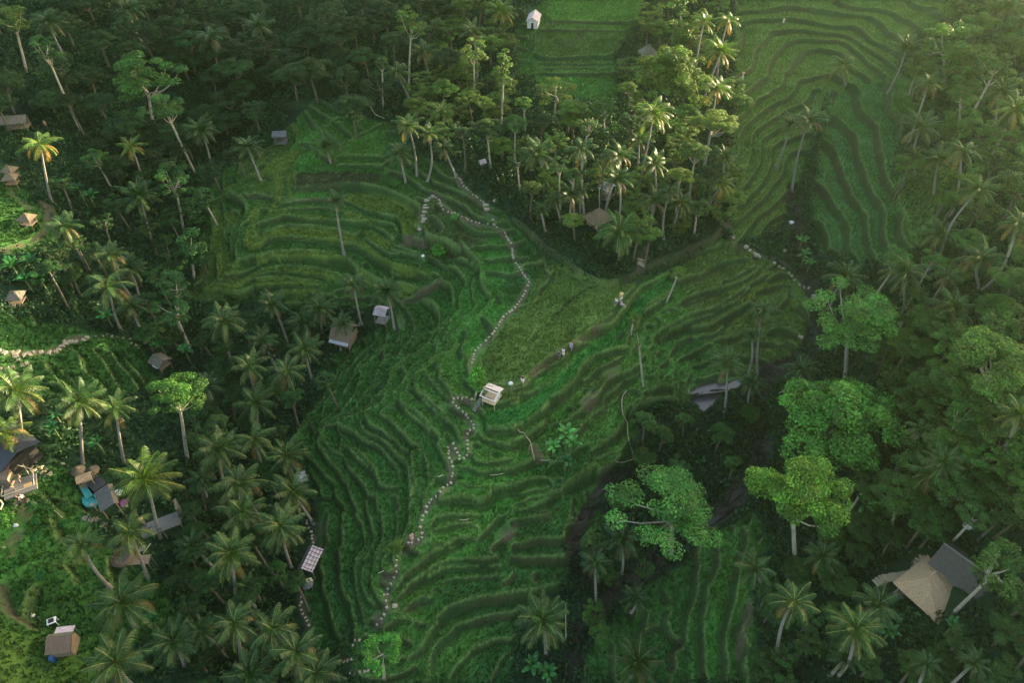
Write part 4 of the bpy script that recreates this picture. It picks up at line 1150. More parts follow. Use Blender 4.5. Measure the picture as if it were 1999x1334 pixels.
# banana plants
def banana_mesh(seed):
    r = np.random.default_rng(seed); V, C, F = [], [], []; cnt = 0
    for k in range(9):
        az = k * 2.4 + r.uniform(-.3, .3); e0 = math.radians(r.uniform(35, 80)); L = r.uniform(.8, 1.1)
        s = np.linspace(0, 1, 7); pit = e0 - 1.5 * s ** 1.5
        P = np.vstack([[0, 0, 0], np.cumsum(np.stack([np.cos(pit) * math.cos(az), np.cos(pit) * math.sin(az), np.sin(pit)], 1)[:-1] * L / 6, 0)])
        sd = np.array([-math.sin(az), math.cos(az), 0]); w = .17 * np.sin(np.pi * (s * .88 + .06)) ** .7
        col = np.array((.045, .13, .035)) * r.uniform(.8, 1.35)
        for sg in (-1, 1):
            for i in range(6):
                a = P[i]; b_ = P[i + 1]; dz = np.array([0, 0, .3])
                V += [a, b_, b_ + sd * sg * w[i + 1] - dz * w[i + 1], a + sd * sg * w[i] - dz * w[i]]
                C += [col * (1 if sg > 0 else .85)] * 4; F.append((cnt, cnt + 1, cnt + 2, cnt + 3)); cnt += 4
    me = raw_mesh("banana_leaves", np.array(V), np.array(F), 4, [M['leaf']]); put_color(me, "tone", np.array(C)); return me
BANANA = [banana_mesh(k) for k in (1, 2, 3)]
stem_v, stem_q = tube_arrays(np.array([[0, 0, -.3], [0, 0, .5], [.03, 0, 1.0]]), [.14, .12, .08], 6)
STEM = raw_mesh("banana_stem", stem_v, stem_q, 4, [flat_mat("banana_stem", (.10, .14, .05))], smooth=True)
n_ban = 0
def banana(px, py, d, h, tint, label, group="banana plants"):
    global n_ban
    n_ban += 1
    g, c = foot(px, py, h); s = d * mpp(c) / 1.7
    root = empty("banana_plant", g, 0, label, "banana plant", group)
    link("stem", STEM, root, scale=(1, 1, h), rot=(0, 0, rng.uniform(0, 6)))
    l = link("leaf_crown", BANANA[n_ban % 3], root, loc=(0, 0, h), rot=(0, 0, rng.uniform(0, 6.28)), scale=(s, s, s)); l.color = (*tint, 1)
    CROWN_PX.append((px, py, d * .45))
# ------------------------------------------------------------------ palms one can pick out: hub, crown width, foot (photo point or height), tint, label
g_, y_, d_, h_ = (1, 1, 1), (1.9, 1.6, 1.05), (.62, .75, .8), (1.05, 1.05, .95)  # y_ paints sunlit brightness into the crown colour
PALMS = [
(78,285,75,(100,393),y_,"golden sunlit coconut palm beside the long thatched hut on the upper left slope"),
(392,255,60,(413,328),d_,"dark coconut palm with leaning pale trunk in jungle just west of the terrace bowl"),
(257,288,50,10,y_,"small yellowish palm in the jungle below the tall layered umbrella tree"),
(273,384,75,(294,463),d_,"dark palm with long pale trunk between two slender tree clusters left of the bowl"),
(211,562,95,(236,645),g_,"broad coconut palm with dark trunk above the green hummocks of the left slope"),
(216,500,60,9,g_,"smaller yellow-tipped palm directly behind the broad palm above the hummock slope"),
(437,630,75,(450,715),g_,"palm with spoke-like fronds at the lower left tip of the terrace bowl"),
(532,594,58,8,d_,"dark upright palm growing at the foot of the bowl's lowest terraces"),
(624,604,65,(628,650),g_,"palm with orange heart and wide drooping fronds left of the brown thatched hut"),
(654,392,50,(672,499),d_,"dark drooping palm on a long white trunk in the middle of the bowl"),
(690,555,60,(706,637),d_,"dark palm whose white trunk ends at a grey bundle near the slatted roof"),
(755,570,60,(770,643),d_,"palm leaning over the small slatted pale roof in the gully"),
(668,632,48,(665,682),d_,"drooping palm hanging over the brown thatched hut in the gully"),
(638,287,50,3,g_,"short trunkless young palm on the grassy head of the bowl"),
(775,142,60,(800,193),g_,"round-headed palm with two pale leaning trunks on the upper jungle edge"),
(826,102,52,(839,150),g_,"palm behind the round-headed palm, its trunk bare below a shaggy crown"),
(863,220,55,(872,266),y_,"palm with a glowing cream crown above the top end of the stone path"),
(838,262,45,8,g_,"thin palm tucked under the glowing cream palm near the path head"),
(798,247,60,9,g_,"wide olive palm at the upper right rim of the bowl"),
(780,300,55,(792,357),d_,"palm with slim pale trunk standing in grass above the stairs"),
(868,290,50,(891,346),g_,"palm leaning over the first stones of the path down from the wood"),
(978,24,58,(978,76),y_,"sunlit cream palm at the very top beside the white house"),
(922,62,50,9,g_,"palm behind the pale bare-limbed tree left of the plateau fields"),
(1050,302,66,(1074,372),g_,"thick-crowned palm with a leaning trunk at the front of the central wood"),
(1135,293,66,11,g_,"open palm with arched fronds next to the thick-crowned palm in the central wood"),
(1208,305,62,11,g_,"palm with one white upright spear in the middle of the central wood"),
(1275,225,75,12,y_,"large half-lit palm leaning against the big bamboo clump"),
(1248,275,60,(1245,332),g_,"shadowed palm under the large half-lit palm by the bamboo clump"),
(1278,320,56,11,g_,"palm with a few lit fronds behind the golden round treetop"),
(1374,43,50,11,y_,"lit palm nearest the top centre of the wood's eastern rim"),
(1420,42,52,12,y_,"lit palm at the wood's corner above the valley path"),
(1406,102,62,10,y_,"bright feathery palm overhanging the valley terraces below two lit palms"),
(1399,174,62,10,y_,"sunlit palm on the wood's eastern rim beside the big bamboo"),
(1413,308,52,9,g_,"shaded palm at the wood's edge above the golden end palm"),
(1409,360,60,(1380,420),y_,"golden palm with leaning trunk at the end of the brown channel"),
(1275,394,62,(1270,467),g_,"palm with a straight white trunk above the stone steps of the wood"),
(1210,455,86,(1208,507),(1.1,1.25,1),"bright green palm with yellow lower fronds at the tip of the wood"),
(1114,381,58,(1123,430),g_,"palm with hanging yellow fronds beside the brown thatched roof in the wood"),
(1133,370,42,(1132,418),g_,"small slim-trunked palm between the yellow palm and the thatched roof"),
(1328,398,54,(1313,458),g_,"palm with an obliquely leaning pale trunk above the brown channel"),
(1308,375,50,9,d_,"dim palm behind the obliquely leaning one in the wood"),
(1208,350,60,10,g_,"palm drooping over the grey metal frame in the wood"),
(1083,390,40,(1094,430),g_,"low pale-fronded palm on the bank left of the yellow palm"),
(1057,410,34,(1065,453),d_,"little dark palm with thin white trunk on the grassy bank"),
(1645,128,62,(1651,165),(1.5,1.3,1),"cream-topped palm alone on the valley terraces"),
(1578,236,68,(1546,370),g_,"grey palm with a very long leaning trunk above the stream gully"),
(1545,243,55,9,g_,"shorter palm beside the very long leaning trunk above the gully"),
(1798,250,76,(1787,345),g_,"palm with straight pale trunk standing on the bright grass of the right slope"),
(1955,180,60,(1942,250),h_,"pale palm left of the brightest palm on the far right slope"),
(1980,215,76,10,y_,"palm with cream patches at the right margin under the hazy light"),
(1878,298,70,(1856,422),h_,"tall palm with the longest white trunk on the hazy right slope"),
(1834,312,60,(1823,380),h_,"slightly shorter palm left of the longest white trunk"),
(1812,166,56,11,h_,"palm with two arched fronds above the right-hand terraces"),
(1770,95,62,8,d_,"dark palm at the upper corner of the yellow terraces"),
(1835,459,80,(1827,492),h_,"wide star-shaped palm at the foot of the bright grass slope"),
(1915,507,86,(1912,562),h_,"upright feathery palm right of the star-shaped one"),
(1763,534,80,(1757,640),g_,"palm rising out of the twin bright treetops on the right bank"),
(1860,600,82,(1861,650),h_,"drooping palm with pale trunk deep in the right-hand forest"),
(1650,543,76,6,g_,"low spreading palm behind the great umbrella tree"),
(1910,372,70,11,h_,"faint hazy palm below the longest white trunk"),
(1985,440,72,11,h_,"hazy palm cut by the right margin halfway up"),
(1989,813,80,(1950,910),(1.35,1.2,.95),"cream palm leaning steeply at the right margin"),
(1817,928,88,(1790,986),(1.25,1.15,.95),"spread pale palm with leaning trunk above the thatched hall"),
(1842,906,70,(1837,972),h_,"second palm close behind the spread pale palm"),
(1565,723,76,(1556,790),d_,"dark palm by the stream just above the dense pyramid tree"),
(1488,610,58,(1478,730),d_,"dark palm with tall pale trunk at the edge of the lowest eastern fields"),
(1468,655,28,(1463,727),d_,"tiny-headed palm with a pencil-thin trunk next to the lowest eastern field"),
(1420,713,66,(1414,806),g_,"palm standing over the muddy pond"),
(1468,750,50,(1461,796),d_,"small dark palm right of the muddy pond"),
(1473,1111,78,(1503,1167),g_,"olive palm with a leaning trunk at the edge of the lower right terraces"),
(1550,1178,92,(1516,1289),(1.25,1.15,1),"bushy yellow-green palm below the tall bright tree on the lower right"),
(1670,1231,102,(1636,1320),(1.3,1.2,1),"large bright palm with curved white trunk nearest the bottom right"),
(1712,1183,90,6,g_,"flat dark palm between the large bright palm and the thatched hall"),
(1060,1213,102,(1066,1279),g_,"wide star-shaped palm near a thin upright pole at the bottom centre"),
(1162,1101,66,(1164,1180),d_,"dark palm with a short bright trunk on the valley floor"),
(1215,1053,80,(1214,1120),d_,"nearly black palm left of the broad tree with white trunk"),
(1240,1168,56,3,d_,"low dark palm in the valley-floor thicket"),
(1245,1296,100,5,(.7,.7,.6),"dim brownish palm in the dark fields at the bottom"),
(1605,1090,70,5,g_,"sparse palm fronds under the tall bright tree"),
(32,765,102,(46,888),(1.2,1.15,1),"large swept palm at the left margin above the dark hall"),
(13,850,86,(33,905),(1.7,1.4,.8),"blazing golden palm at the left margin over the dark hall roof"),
(155,788,86,(161,905),g_,"palm with straight trunk ending beside the two round thatched parasols"),
(225,800,76,(243,906),g_,"palm with bent white trunk right of the round thatched parasols"),
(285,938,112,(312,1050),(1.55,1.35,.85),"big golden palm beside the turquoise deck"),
(254,1043,96,(289,1130),(1.15,1.1,1),"palm whose trunk crosses the nest-shaped deck"),
(162,1068,76,7,(1.15,1.1,1),"low bright palm on the grass left of the nest-shaped deck"),
(242,1181,116,5,g_,"broad dim palm in grass below the nest-shaped deck"),
(228,1296,122,7,g_,"broad palm right of the tiled hut at the bottom left"),
(452,1083,96,(460,1172),(1.1,1.1,1),"bright-hearted palm with a white lower trunk in the left gully"),
(475,1003,94,(485,1073),g_,"palm above the bright-hearted gully palm"),
(460,1221,96,(470,1285),g_,"palm below the bright-hearted gully palm"),
(340,1254,92,6,d_,"dim palm between the broad bottom palm and the gully"),
(620,1318,100,6,g_,"palm at the bottom edge where the left stepping stones end"),
(490,1318,96,7,d_,"palm cut by the bottom edge in the left gully"),
(532,1233,108,8,g_,"wide palm beside the curving stepping stones at the bottom"),
(578,1276,100,8,g_,"palm leaning over the last stepping stones of the left path"),
(548,1031,92,(571,1113),g_,"palm with curved white trunk left of the long tin shed"),
(572,963,86,8,g_,"palm directly below the grey tarp roof in the gully"),
(560,893,78,(571,930),g_,"palm above the grey tarp roof in the gully"),
(500,788,82,(503,836),g_,"palm with short trunk on the dark gully floor"),
(560,728,76,(574,792),g_,"palm with slanting white trunk at the foot of the west terraces"),
(595,683,66,(609,740),g_,"palm below the brown thatched hut in the gully"),
(488,718,70,9,g_,"palm left of the slanting white trunk in the gully"),
(430,880,86,9,g_,"palm right of the bright forked tree in the left gully"),
(496,860,82,8,g_,"palm in the gully level with the bright forked tree"),
(467,946,96,9,g_,"palm above the dark gully, between the golden palm and the tarp roof"),
(600,1296,70,4,d_,"low palm tucked under the last stepping-stone palms"),
]
for i, p in enumerate(PALMS): palm(*p[:5], p[5])

# ------------------------------------------------------------------ trees one can pick out
b_, t_, k_, s_ = (1.25, 1.5, 1.1), (.75, 1.1, 1.1), (.40, .56, .56), (1.7, 1.45, 1.0)  # s_ and the cream tints below paint sunlight into the crowns
TREES = [
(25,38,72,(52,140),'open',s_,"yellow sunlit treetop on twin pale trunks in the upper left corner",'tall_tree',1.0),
(85,92,64,14,'open',t_,"green treetop right of the sunlit twin-trunk tree",'leafy_tree',.9),
(276,150,138,(302,252),'umbrella',(1.0,1.35,1.1),"tall layered umbrella tree standing alone in the dark upper left jungle",'umbrella_tree',1.25),
(318,205,86,14,'umbrella',(.9,1.2,1.05),"lower umbrella tree tucked under the tall layered one",'umbrella_tree',.9),
(185,308,56,6,'open',b_,"bright green young tree on the slope under the upper left jungle",'leafy_tree',.8),
(338,352,82,(358,447),'open',t_,"tall blue-green tree with thin pale trunk at the left of the bowl",'slender_tree',1.0),
(372,402,54,(368,438),'slender',t_,"narrow blue-green tree just right of the tall thin-trunk tree",'slender_tree',.9),
(368,478,66,(379,543),'slender',t_,"blue-green tree with white trunk at the bowl's western edge",'slender_tree',.9),
(340,558,74,(350,645),'open',t_,"bright blue-green tree on the bank below the bowl's western edge",'leafy_tree',.9),
(338,606,84,8,'open',t_,"wide blue-green foliage at the foot of the bright bank tree",'leafy_tree',.7),
(340,768,126,(366,896),'umbrella',(1.1,1.45,.85),"bright green tree on a pale forked trunk in the left gully",'umbrella_tree',1.0),
(425,832,58,7,'open',g_,"small bushy tree right of the pale forked trunk",'leafy_tree',.8),
(932,741,42,3.6,'round',(1.8,2.6,1.5),"round vivid green tree shading the pale ridge hut",'round_tree',1.35),
(745,1272,88,(750,1326),'open',(1.6,2.5,1.4),"vivid green tree at the bottom beside looping stepping stones",'leafy_tree',.9),
(772,1068,42,1.3,'plume',(1.7,1.6,.9),"feathery lime shrub where the ridge path bends",'lime_shrub',.5),
(857,486,34,1.2,'round',(1.4,2.4,1.4),"round glossy bush below the stairs at the bowl's edge",'round_bush',.8),
(888,426,24,.9,'bush',(1.3,2.2,1.3),"small glossy shrub beside the upper stepping stones",'round_bush',.8),
(769,357,26,.8,'bush',(.8,1.5,1.1),"small dark-leaved shrub in the grass right of the bowl head",'round_bush',.7),
(925,98,62,(926,200),'open',(2.0,1.6,1.3),"pale bleached tree with bare limbs left of the plateau",'pale_tree',1.1),
(985,122,44,13,'slender',(1.3,1.25,.9),"creeper-clad column tree between the bleached tree and the plateau",'slender_tree',1.3),
(1180,212,58,(1180,262),'open',(1.25,1.3,1),"small olive tree with forked white trunk on the lowest plateau field",'leafy_tree',1.0),
(1085,178,84,5,'open',(1.9,1.5,.9),"orange-tinged shrub tree on the lowest plateau field",'shrub_tree',.7),
(1022,205,44,6,'bush',(1.4,1.5,.8),"yellow-lit leafy shrub at the plateau's lower left corner",'shrub_tree',.8),
(1310,150,170,8,'plume',(1.8,1.5,1.0),"huge feathery bamboo clump glowing on its sunny side",'bamboo_clump',.9),
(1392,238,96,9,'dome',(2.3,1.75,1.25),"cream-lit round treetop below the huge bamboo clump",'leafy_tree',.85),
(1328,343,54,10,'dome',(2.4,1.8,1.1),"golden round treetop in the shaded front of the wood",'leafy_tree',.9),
(1338,34,92,9,'open',(1.2,1.2,.8),"creeper-hung tree at the top of the wood beside lit palms",'leafy_tree',1.2),
(1852,78,124,(1843,165),'open',(1.15,1.35,.9),"broad yellow-green tree with pale trunk at the head of the right forest",'leafy_tree',.9),
(1945,132,84,12,'open',(1.05,1.2,.9),"rounded tree right of the broad yellow-green one",'leafy_tree',.9),
(1880,186,62,(1870,283),'umbrella',(1.05,1.3,.95),"small flat-topped tree on a tall thin trunk in the right forest",'umbrella_tree',1.0),
(1755,508,74,9,'open',(1.1,1.6,1.1),"bright treetop around a palm on the right bank",'leafy_tree',.9),
(1822,506,54,8,'open',(1.05,1.5,1.1),"second bright treetop right of the palm on the bank",'leafy_tree',.9),
(1668,620,182,(1650,737),'umbrella',(1.7,2.2,1.5),"great umbrella tree with pale branching trunk above the stream",'umbrella_tree',.9),
(1628,818,245,10,'dome',(1.7,2.25,1.4),"very large dense pyramid-shaped green tree in the middle of the right forest",'great_tree',1.15),
(1558,962,198,(1555,1116),'dome',(2.1,2.3,1.2),"tall bright tree with yellow-flushed top and long bare trunk",'great_tree',1.3),
(1312,990,215,(1312,1089),'umbrella',(1.6,2.2,1.5),"broad low tree with a white trunk by the stream bed",'broad_tree',.6),
(1955,715,190,8,'dome',(1.8,1.7,1.1),"large hazy sunlit-crowned tree at the right margin",'great_tree',.9),
(1878,812,74,8,'open',(1.1,1.5,1.0),"small bright tree in front of the large hazy margin tree",'leafy_tree',.9),
(1915,892,62,6,'open',(1.1,1.55,1.05),"pair-leaved light green tree beneath the cream palm",'leafy_tree',.9),
(1765,962,112,7,'dome',(1.05,1.15,.75),"olive bushy tree between the tall bright tree and the pale palm",'leafy_tree',.8),
(1690,948,80,6,'open',(.9,1.05,.75),"dull olive tree right of the tall bright tree's crown",'leafy_tree',.8),
(1950,1110,120,8,'open',(.95,1.15,.8),"tree pressing on the dark tiled roof from the right",'leafy_tree',.9),
(1905,1010,76,7,'open',(.8,1,.8),"dim tree above the dark tiled roof",'leafy_tree',.8),
(1325,532,36,(1301,590),'open',(1.6,1.6,.9),"small lime-green tree on a curved stem in the eastern terraces",'young_tree',.9),
(1238,622,34,2.5,'open',(1.7,1.5,.8),"small yellow-green shrub in the bright strip of rice",'young_tree',.8),
(1247,664,36,(1256,756),'open',(1.0,1.4,1.1),"nearly leafless sapling with white stem among eastern terraces",'young_tree',.6),
(1120,342,46,8,'dome',g_,"dark round tree behind the brown thatched roof in the wood",'leafy_tree',1.0),
(1005,240,58,7,'dome',t_,"round dark tree under the plateau's lower left corner",'leafy_tree',.9),
(950,250,64,7,'dome',g_,"dense tree at the wood's left end above the pinkish shelter",'leafy_tree',.9),
(905,255,54,8,'open',k_,"loose dark tree next to the first path stones in the wood",'leafy_tree',.9),
(1062,236,56,7,'dome',k_,"dark rounded tree below the orange-tinged shrub tree",'leafy_tree',.9),
(1148,246,54,8,'open',g_,"tree below the small olive tree with forked trunk",'leafy_tree',.9),
(1230,238,56,8,'dome',k_,"dark tree tucked left of the large half-lit palm",'leafy_tree',.9),
(1358,295,62,9,'dome',(1.2,1.15,.9),"tree right of the golden round treetop",'leafy_tree',.9),
(1362,405,66,5,'open',g_,"low leafy tree above the bend of the brown channel",'leafy_tree',.8),
(1392,335,54,8,'open',k_,"dark tree behind the golden end palm",'leafy_tree',.9),
(1180,310,50,9,'open',k_,"dark tree between two palms in the wood's heart",'leafy_tree',.9),
(1010,310,50,6,'open',g_,"tree left of the thick-crowned palm on the bank",'leafy_tree',.9),
(1092,322,46,8,'open',t_,"tree filling the gap right of the thick-crowned palm",'leafy_tree',.9),
(800,42,66,12,'open',(1.15,1.2,.8),"fluffy lit-edged tree high on the hill above the round-headed palm",'leafy_tree',1.2),
(745,122,30,9,'round',g_,"tiny round-headed tree on the dark hill left of the round-headed palm",'round_tree',.8),
(395,385,40,6,'slender',t_,"slim leafy tree at the bowl's western dark edge",'slender_tree',.9),
(62,990,26,1.2,'bush',(.6,1.4,1.2),"bluish clipped bush on the bank below the terrace café",'round_bush',1.0),
(75,1018,26,1.4,'bush',(.55,1.35,1.2),"long bluish hedge-like bush on the lower left bank",'round_bush',1.4),
(128,1025,24,.9,'bush',(.6,1.4,1.2),"small bluish bush near the flagstone path",'round_bush',.8),
(72,1048,26,1.0,'bush',(.6,1.4,1.2),"bluish bush right of the bare earth track",'round_bush',.8),
(84,1125,28,1.0,'bush',(.6,1.3,1.1),"lowest bluish bush on the lower left slope",'round_bush',.8),
(50,1090,30,1.0,'bush',(1.1,1.6,.9),"leafy green bush on the earth track's edge",'round_bush',.9),
(8,1085,40,1.6,'bush',(1.1,1.7,.9),"bright bush at the left margin above the grassy corner",'round_bush',.9),
(10,1020,46,2,'bush',(1.2,1.8,.9),"brightest bush at the left margin beside the earth track",'round_bush',.9),
]
for cx, cy, w, b, kind, tint, label, name, hz in TREES:
    small = name in ('round_bush', 'lime_shrub')
    tree(cx, cy, w, b, kind, tint, label, {'round_bush': 'garden bushes'}.get(name, 'broadleaf trees') if name in ('round_bush', 'leafy_tree', 'umbrella_tree', 'slender_tree', 'great_tree') else None, name, hz, 'dark_bark' if tint in (k_,) else 'bark', trunk=not small and kind != 'plume', cat='shrub' if small or name == 'shrub_tree' else ('bamboo' if name == 'bamboo_clump' else 'tree'))
    if b == 14 or isinstance(b, float): pass

BANANAS = [(1082,872,40,2.2,(2.0,2.4,1.9),"low banana plant with pale split leaves below the ridge hut's east fields"),(1100,850,46,3.4,(1.8,2.2,1.8),"tallest banana plant of the clump east of the ridge hut"),(1118,872,40,2.6,(1.3,1.8,1.5),"dark banana plant on the stream side of the clump east of the ridge hut"),
 (1105,900,36,2.0,(.7,1.0,1.0),"smallest banana plant at the foot of the clump east of the ridge hut"),
 (1568,470,30,2,(.9,1.1,1),"banana plant beside the white sack in the stream gully"),(1572,497,32,2.2,(1.1,1.3,1),"banana plant with star-like leaves lower in the stream gully"),(1580,516,30,2,(1.2,1.4,1.1),"lowest banana plant of the stream gully"),(1650,130+20,24,1.5,(.9,1.2,1.1),"banana plant at the foot of the cream-topped terrace palm"),
 (25,520,46,3,(.55,.9,.65),"banana plant nearest the left margin in the thicket above the mossy hut"),(58,515,46,3,(.55,.9,.65),"banana plant in the middle of the thicket above the mossy hut"),(85,552,44,2.6,(.55,.9,.65),"banana plant right of the mossy hut"),(48,545,40,2.2,(.7,1.2,1.1),"dark banana plant close behind the mossy hut"),
 (155,370,36,3,(.6,.9,.7),"banana plant under the golden upper left palm's slope"),(175,385,34,2.5,(.6,.9,.7),"second banana plant on the slope right of the golden upper left palm"),
 (1680,985,50,4,(1.3,1.3,1.3),"silvery banana plant in the hollow right of the tall bright tree"),(1860,1225,44,2,(.8,1.1,1),"banana plant below the thatched hall"),(1735,1240,44,2,(.8,1.1,1),"banana plant right of the large bright palm"),
 (105,840,36,2.5,(.8,1.3,1.1),"banana plant below the swept left palm"),(195,865,36,2.4,(.8,1.3,1.1),"banana plant between the two palms behind the round parasols"),(110,812,34,2.2,(.6,.95,.75),"glossy banana plant left of the straight-trunk palm"),
 (315,675,40,2.4,(.7,1.2,1.1),"banana plant behind the dark thatch roof with tin sheet"),(365,690,38,2.4,(.7,1.2,1.1),"banana plant right of the dark thatch roof with tin sheet"),(205,620,40,2.4,(.8,1.3,1.1),"banana plant at the foot of the broad palm above the hummocks"),
 (1040,1305,48,2.5,(.7,1.0,.9),"dark banana plant at the bottom edge beneath the star-shaped palm"),(1075,1315,46,2.5,(.65,1.0,.9),"second dark banana plant at the bottom edge beneath the star-shaped palm"),(300,1215,44,2,(.7,1.1,1.1),"dark banana plant right of the broad dim palm")]
for q in BANANAS: banana(*q)

# ------------------------------------------------------------------ the wood between them
ZONES = [
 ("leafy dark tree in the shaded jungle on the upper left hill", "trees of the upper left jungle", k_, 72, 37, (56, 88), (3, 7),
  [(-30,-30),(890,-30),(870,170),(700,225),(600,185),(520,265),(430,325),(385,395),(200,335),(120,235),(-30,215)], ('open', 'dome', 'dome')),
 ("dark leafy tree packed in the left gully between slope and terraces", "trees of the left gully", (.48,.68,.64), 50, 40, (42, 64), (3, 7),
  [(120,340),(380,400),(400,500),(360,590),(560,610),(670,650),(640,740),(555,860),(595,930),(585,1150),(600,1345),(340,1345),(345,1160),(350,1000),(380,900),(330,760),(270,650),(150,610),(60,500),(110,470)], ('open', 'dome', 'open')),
 ("leafy tree packed in the central wood on the knoll", "trees of the central wood", (1.5,1.4,1.0), 76, 22, (44, 66), (2.5, 6),  # tint raised to paint sunlight into the knoll trees
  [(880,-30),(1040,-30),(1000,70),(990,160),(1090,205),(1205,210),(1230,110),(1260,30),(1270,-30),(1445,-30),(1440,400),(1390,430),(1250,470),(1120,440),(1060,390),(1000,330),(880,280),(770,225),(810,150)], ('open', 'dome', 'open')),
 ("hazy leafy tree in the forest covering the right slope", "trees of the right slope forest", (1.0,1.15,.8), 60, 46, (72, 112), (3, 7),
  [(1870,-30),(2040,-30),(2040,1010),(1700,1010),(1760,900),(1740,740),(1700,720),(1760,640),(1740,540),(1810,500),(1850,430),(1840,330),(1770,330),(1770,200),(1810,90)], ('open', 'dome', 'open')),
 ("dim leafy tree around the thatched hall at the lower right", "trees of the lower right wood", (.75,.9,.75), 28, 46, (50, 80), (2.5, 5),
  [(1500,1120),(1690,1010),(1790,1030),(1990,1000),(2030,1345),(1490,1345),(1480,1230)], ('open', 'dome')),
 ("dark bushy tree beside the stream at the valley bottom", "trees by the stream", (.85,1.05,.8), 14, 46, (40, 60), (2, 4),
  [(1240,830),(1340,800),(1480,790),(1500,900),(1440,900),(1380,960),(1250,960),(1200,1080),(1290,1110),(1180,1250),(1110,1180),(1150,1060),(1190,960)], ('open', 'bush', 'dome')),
]
KEEP_CLEAR = [(1838,1145,112),(1750,1130,70),(195,970,75),(165,915,40),(30,920,70),(50,960,50),(610,1090,55),(672,660,45),(745,615,35),(320,1030,55),(260,1095,55),(130,1255,70),(32,240,45),(15,340,40),(50,425,45),(30,580,45),(325,715,40),(547,265,30),(1170,420,45),(1265,100,35),(1185,370,25),(940,315,25),(1043,30,35),(585,930,25),(1545,433,20),(600,230,75),(1790,1120,60),(1720,1142,50),
              (1400,770,60),(1220,700,30),(1300,1060,60),(1310,1000,90),(1440,960,30),(1165,960,30)]
def fill(label, group, tint, want, gap, size, hts, poly, kinds):
    xs = [p[0] for p in poly]; ys = [p[1] for p in poly]
    placed = []
    tries = 0
    while len(placed) < want and tries < 9000:
        tries += 1
        x = rng.uniform(min(xs), max(xs)); y = rng.uniform(min(ys), max(ys))
        if not in_poly(np.array([x]), np.array([y]), poly)[0]: continue
        if x < -20 or x > 2020 or y < -20: continue
        if any((x - a) ** 2 + (y - b) ** 2 < (gap * .9) ** 2 for a, b in placed): continue
        if any((x - a) ** 2 + (y - b) ** 2 < q * q for a, b, q in KEEP_CLEAR): continue
        if any((x - a) ** 2 + (y - b) ** 2 < (q * .62 + 14) ** 2 for a, b, q in NAMED_PX): continue
        placed.append((x, y))
    for k, (x, y) in enumerate(placed):
        f = rng.uniform(.75, 1.3)
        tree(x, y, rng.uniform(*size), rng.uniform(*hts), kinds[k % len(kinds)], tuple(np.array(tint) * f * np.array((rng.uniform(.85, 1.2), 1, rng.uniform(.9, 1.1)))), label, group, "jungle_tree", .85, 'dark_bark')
NAMED_PX = list(CROWN_PX)
for z in ZONES: fill(*z)
for zi, (lab, grp, n_, poly, tint) in enumerate([
  ("dim palm among the shaded jungle of the upper left hill", "dim palms of the upper left jungle", 5, ZONES[0][7], d_),
  ("dim palm among the dark trees of the left gully", "dim palms of the left gully", 10, ZONES[1][7], d_),
  ("hazy palm among the forest trees of the right slope", "hazy palms of the right slope", 9, ZONES[3][7], h_),
  ("dim palm in the wood around the thatched hall", "dim palms by the thatched hall", 3, ZONES[4][7], d_)]):
    c = 0
    while c < n_:
        x = rng.uniform(0, 2000); y = rng.uniform(0, 1330)
        if not in_poly(np.array([x]), np.array([y]), poly)[0]: continue
        if any((x - a) ** 2 + (y - b) ** 2 < q * q for a, b, q in KEEP_CLEAR): continue
        if any((x - a) ** 2 + (y - b) ** 2 < (q * .6 + 20) ** 2 for a, b, q in NAMED_PX): continue
        NAMED_PX.append((x, y, 40))
        palm(x, y, rng.uniform(52, 74), rng.uniform(4.5, 8), tint, lab, grp); c += 1

# ------------------------------------------------------------------ low growth under the trees
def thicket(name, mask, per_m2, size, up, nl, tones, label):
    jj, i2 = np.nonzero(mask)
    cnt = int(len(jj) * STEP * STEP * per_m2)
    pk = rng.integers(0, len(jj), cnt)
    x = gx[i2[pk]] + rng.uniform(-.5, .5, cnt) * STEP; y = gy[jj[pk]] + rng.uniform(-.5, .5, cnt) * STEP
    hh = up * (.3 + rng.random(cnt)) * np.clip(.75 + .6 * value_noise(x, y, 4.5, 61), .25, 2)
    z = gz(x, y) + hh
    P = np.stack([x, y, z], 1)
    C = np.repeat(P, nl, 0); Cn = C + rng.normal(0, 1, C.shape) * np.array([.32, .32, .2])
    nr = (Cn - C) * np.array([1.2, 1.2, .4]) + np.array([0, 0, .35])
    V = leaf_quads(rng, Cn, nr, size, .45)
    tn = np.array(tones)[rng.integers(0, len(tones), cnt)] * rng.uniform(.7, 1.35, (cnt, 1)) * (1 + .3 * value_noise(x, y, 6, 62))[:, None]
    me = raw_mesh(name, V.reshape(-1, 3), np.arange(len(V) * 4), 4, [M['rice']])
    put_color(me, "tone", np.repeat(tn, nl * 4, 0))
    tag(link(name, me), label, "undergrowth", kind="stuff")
clear = np.zeros((NY, NX), bool)
for a, b, q in KEEP_CLEAR[:-6]:
    clear |= (PXg - a) ** 2 + (PYg - b) ** 2 < (q * .55) ** 2
wood = infr & ~openz & ~grassz & ~(blur(bare.astype(float), 1) > .2) & ~clear
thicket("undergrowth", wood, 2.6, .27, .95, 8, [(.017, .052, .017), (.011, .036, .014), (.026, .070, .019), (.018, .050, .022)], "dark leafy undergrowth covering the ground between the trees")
meadow = grassz & ~(blur(bare.astype(float), 1) > .2) & ~clear
thicket("bushy_ground_cover", meadow, .9, .16, .35, 8, [(.026, .080, .018), (.020, .066, .022), (.036, .09, .018)], "bushy green cover on the slopes at the left edge")
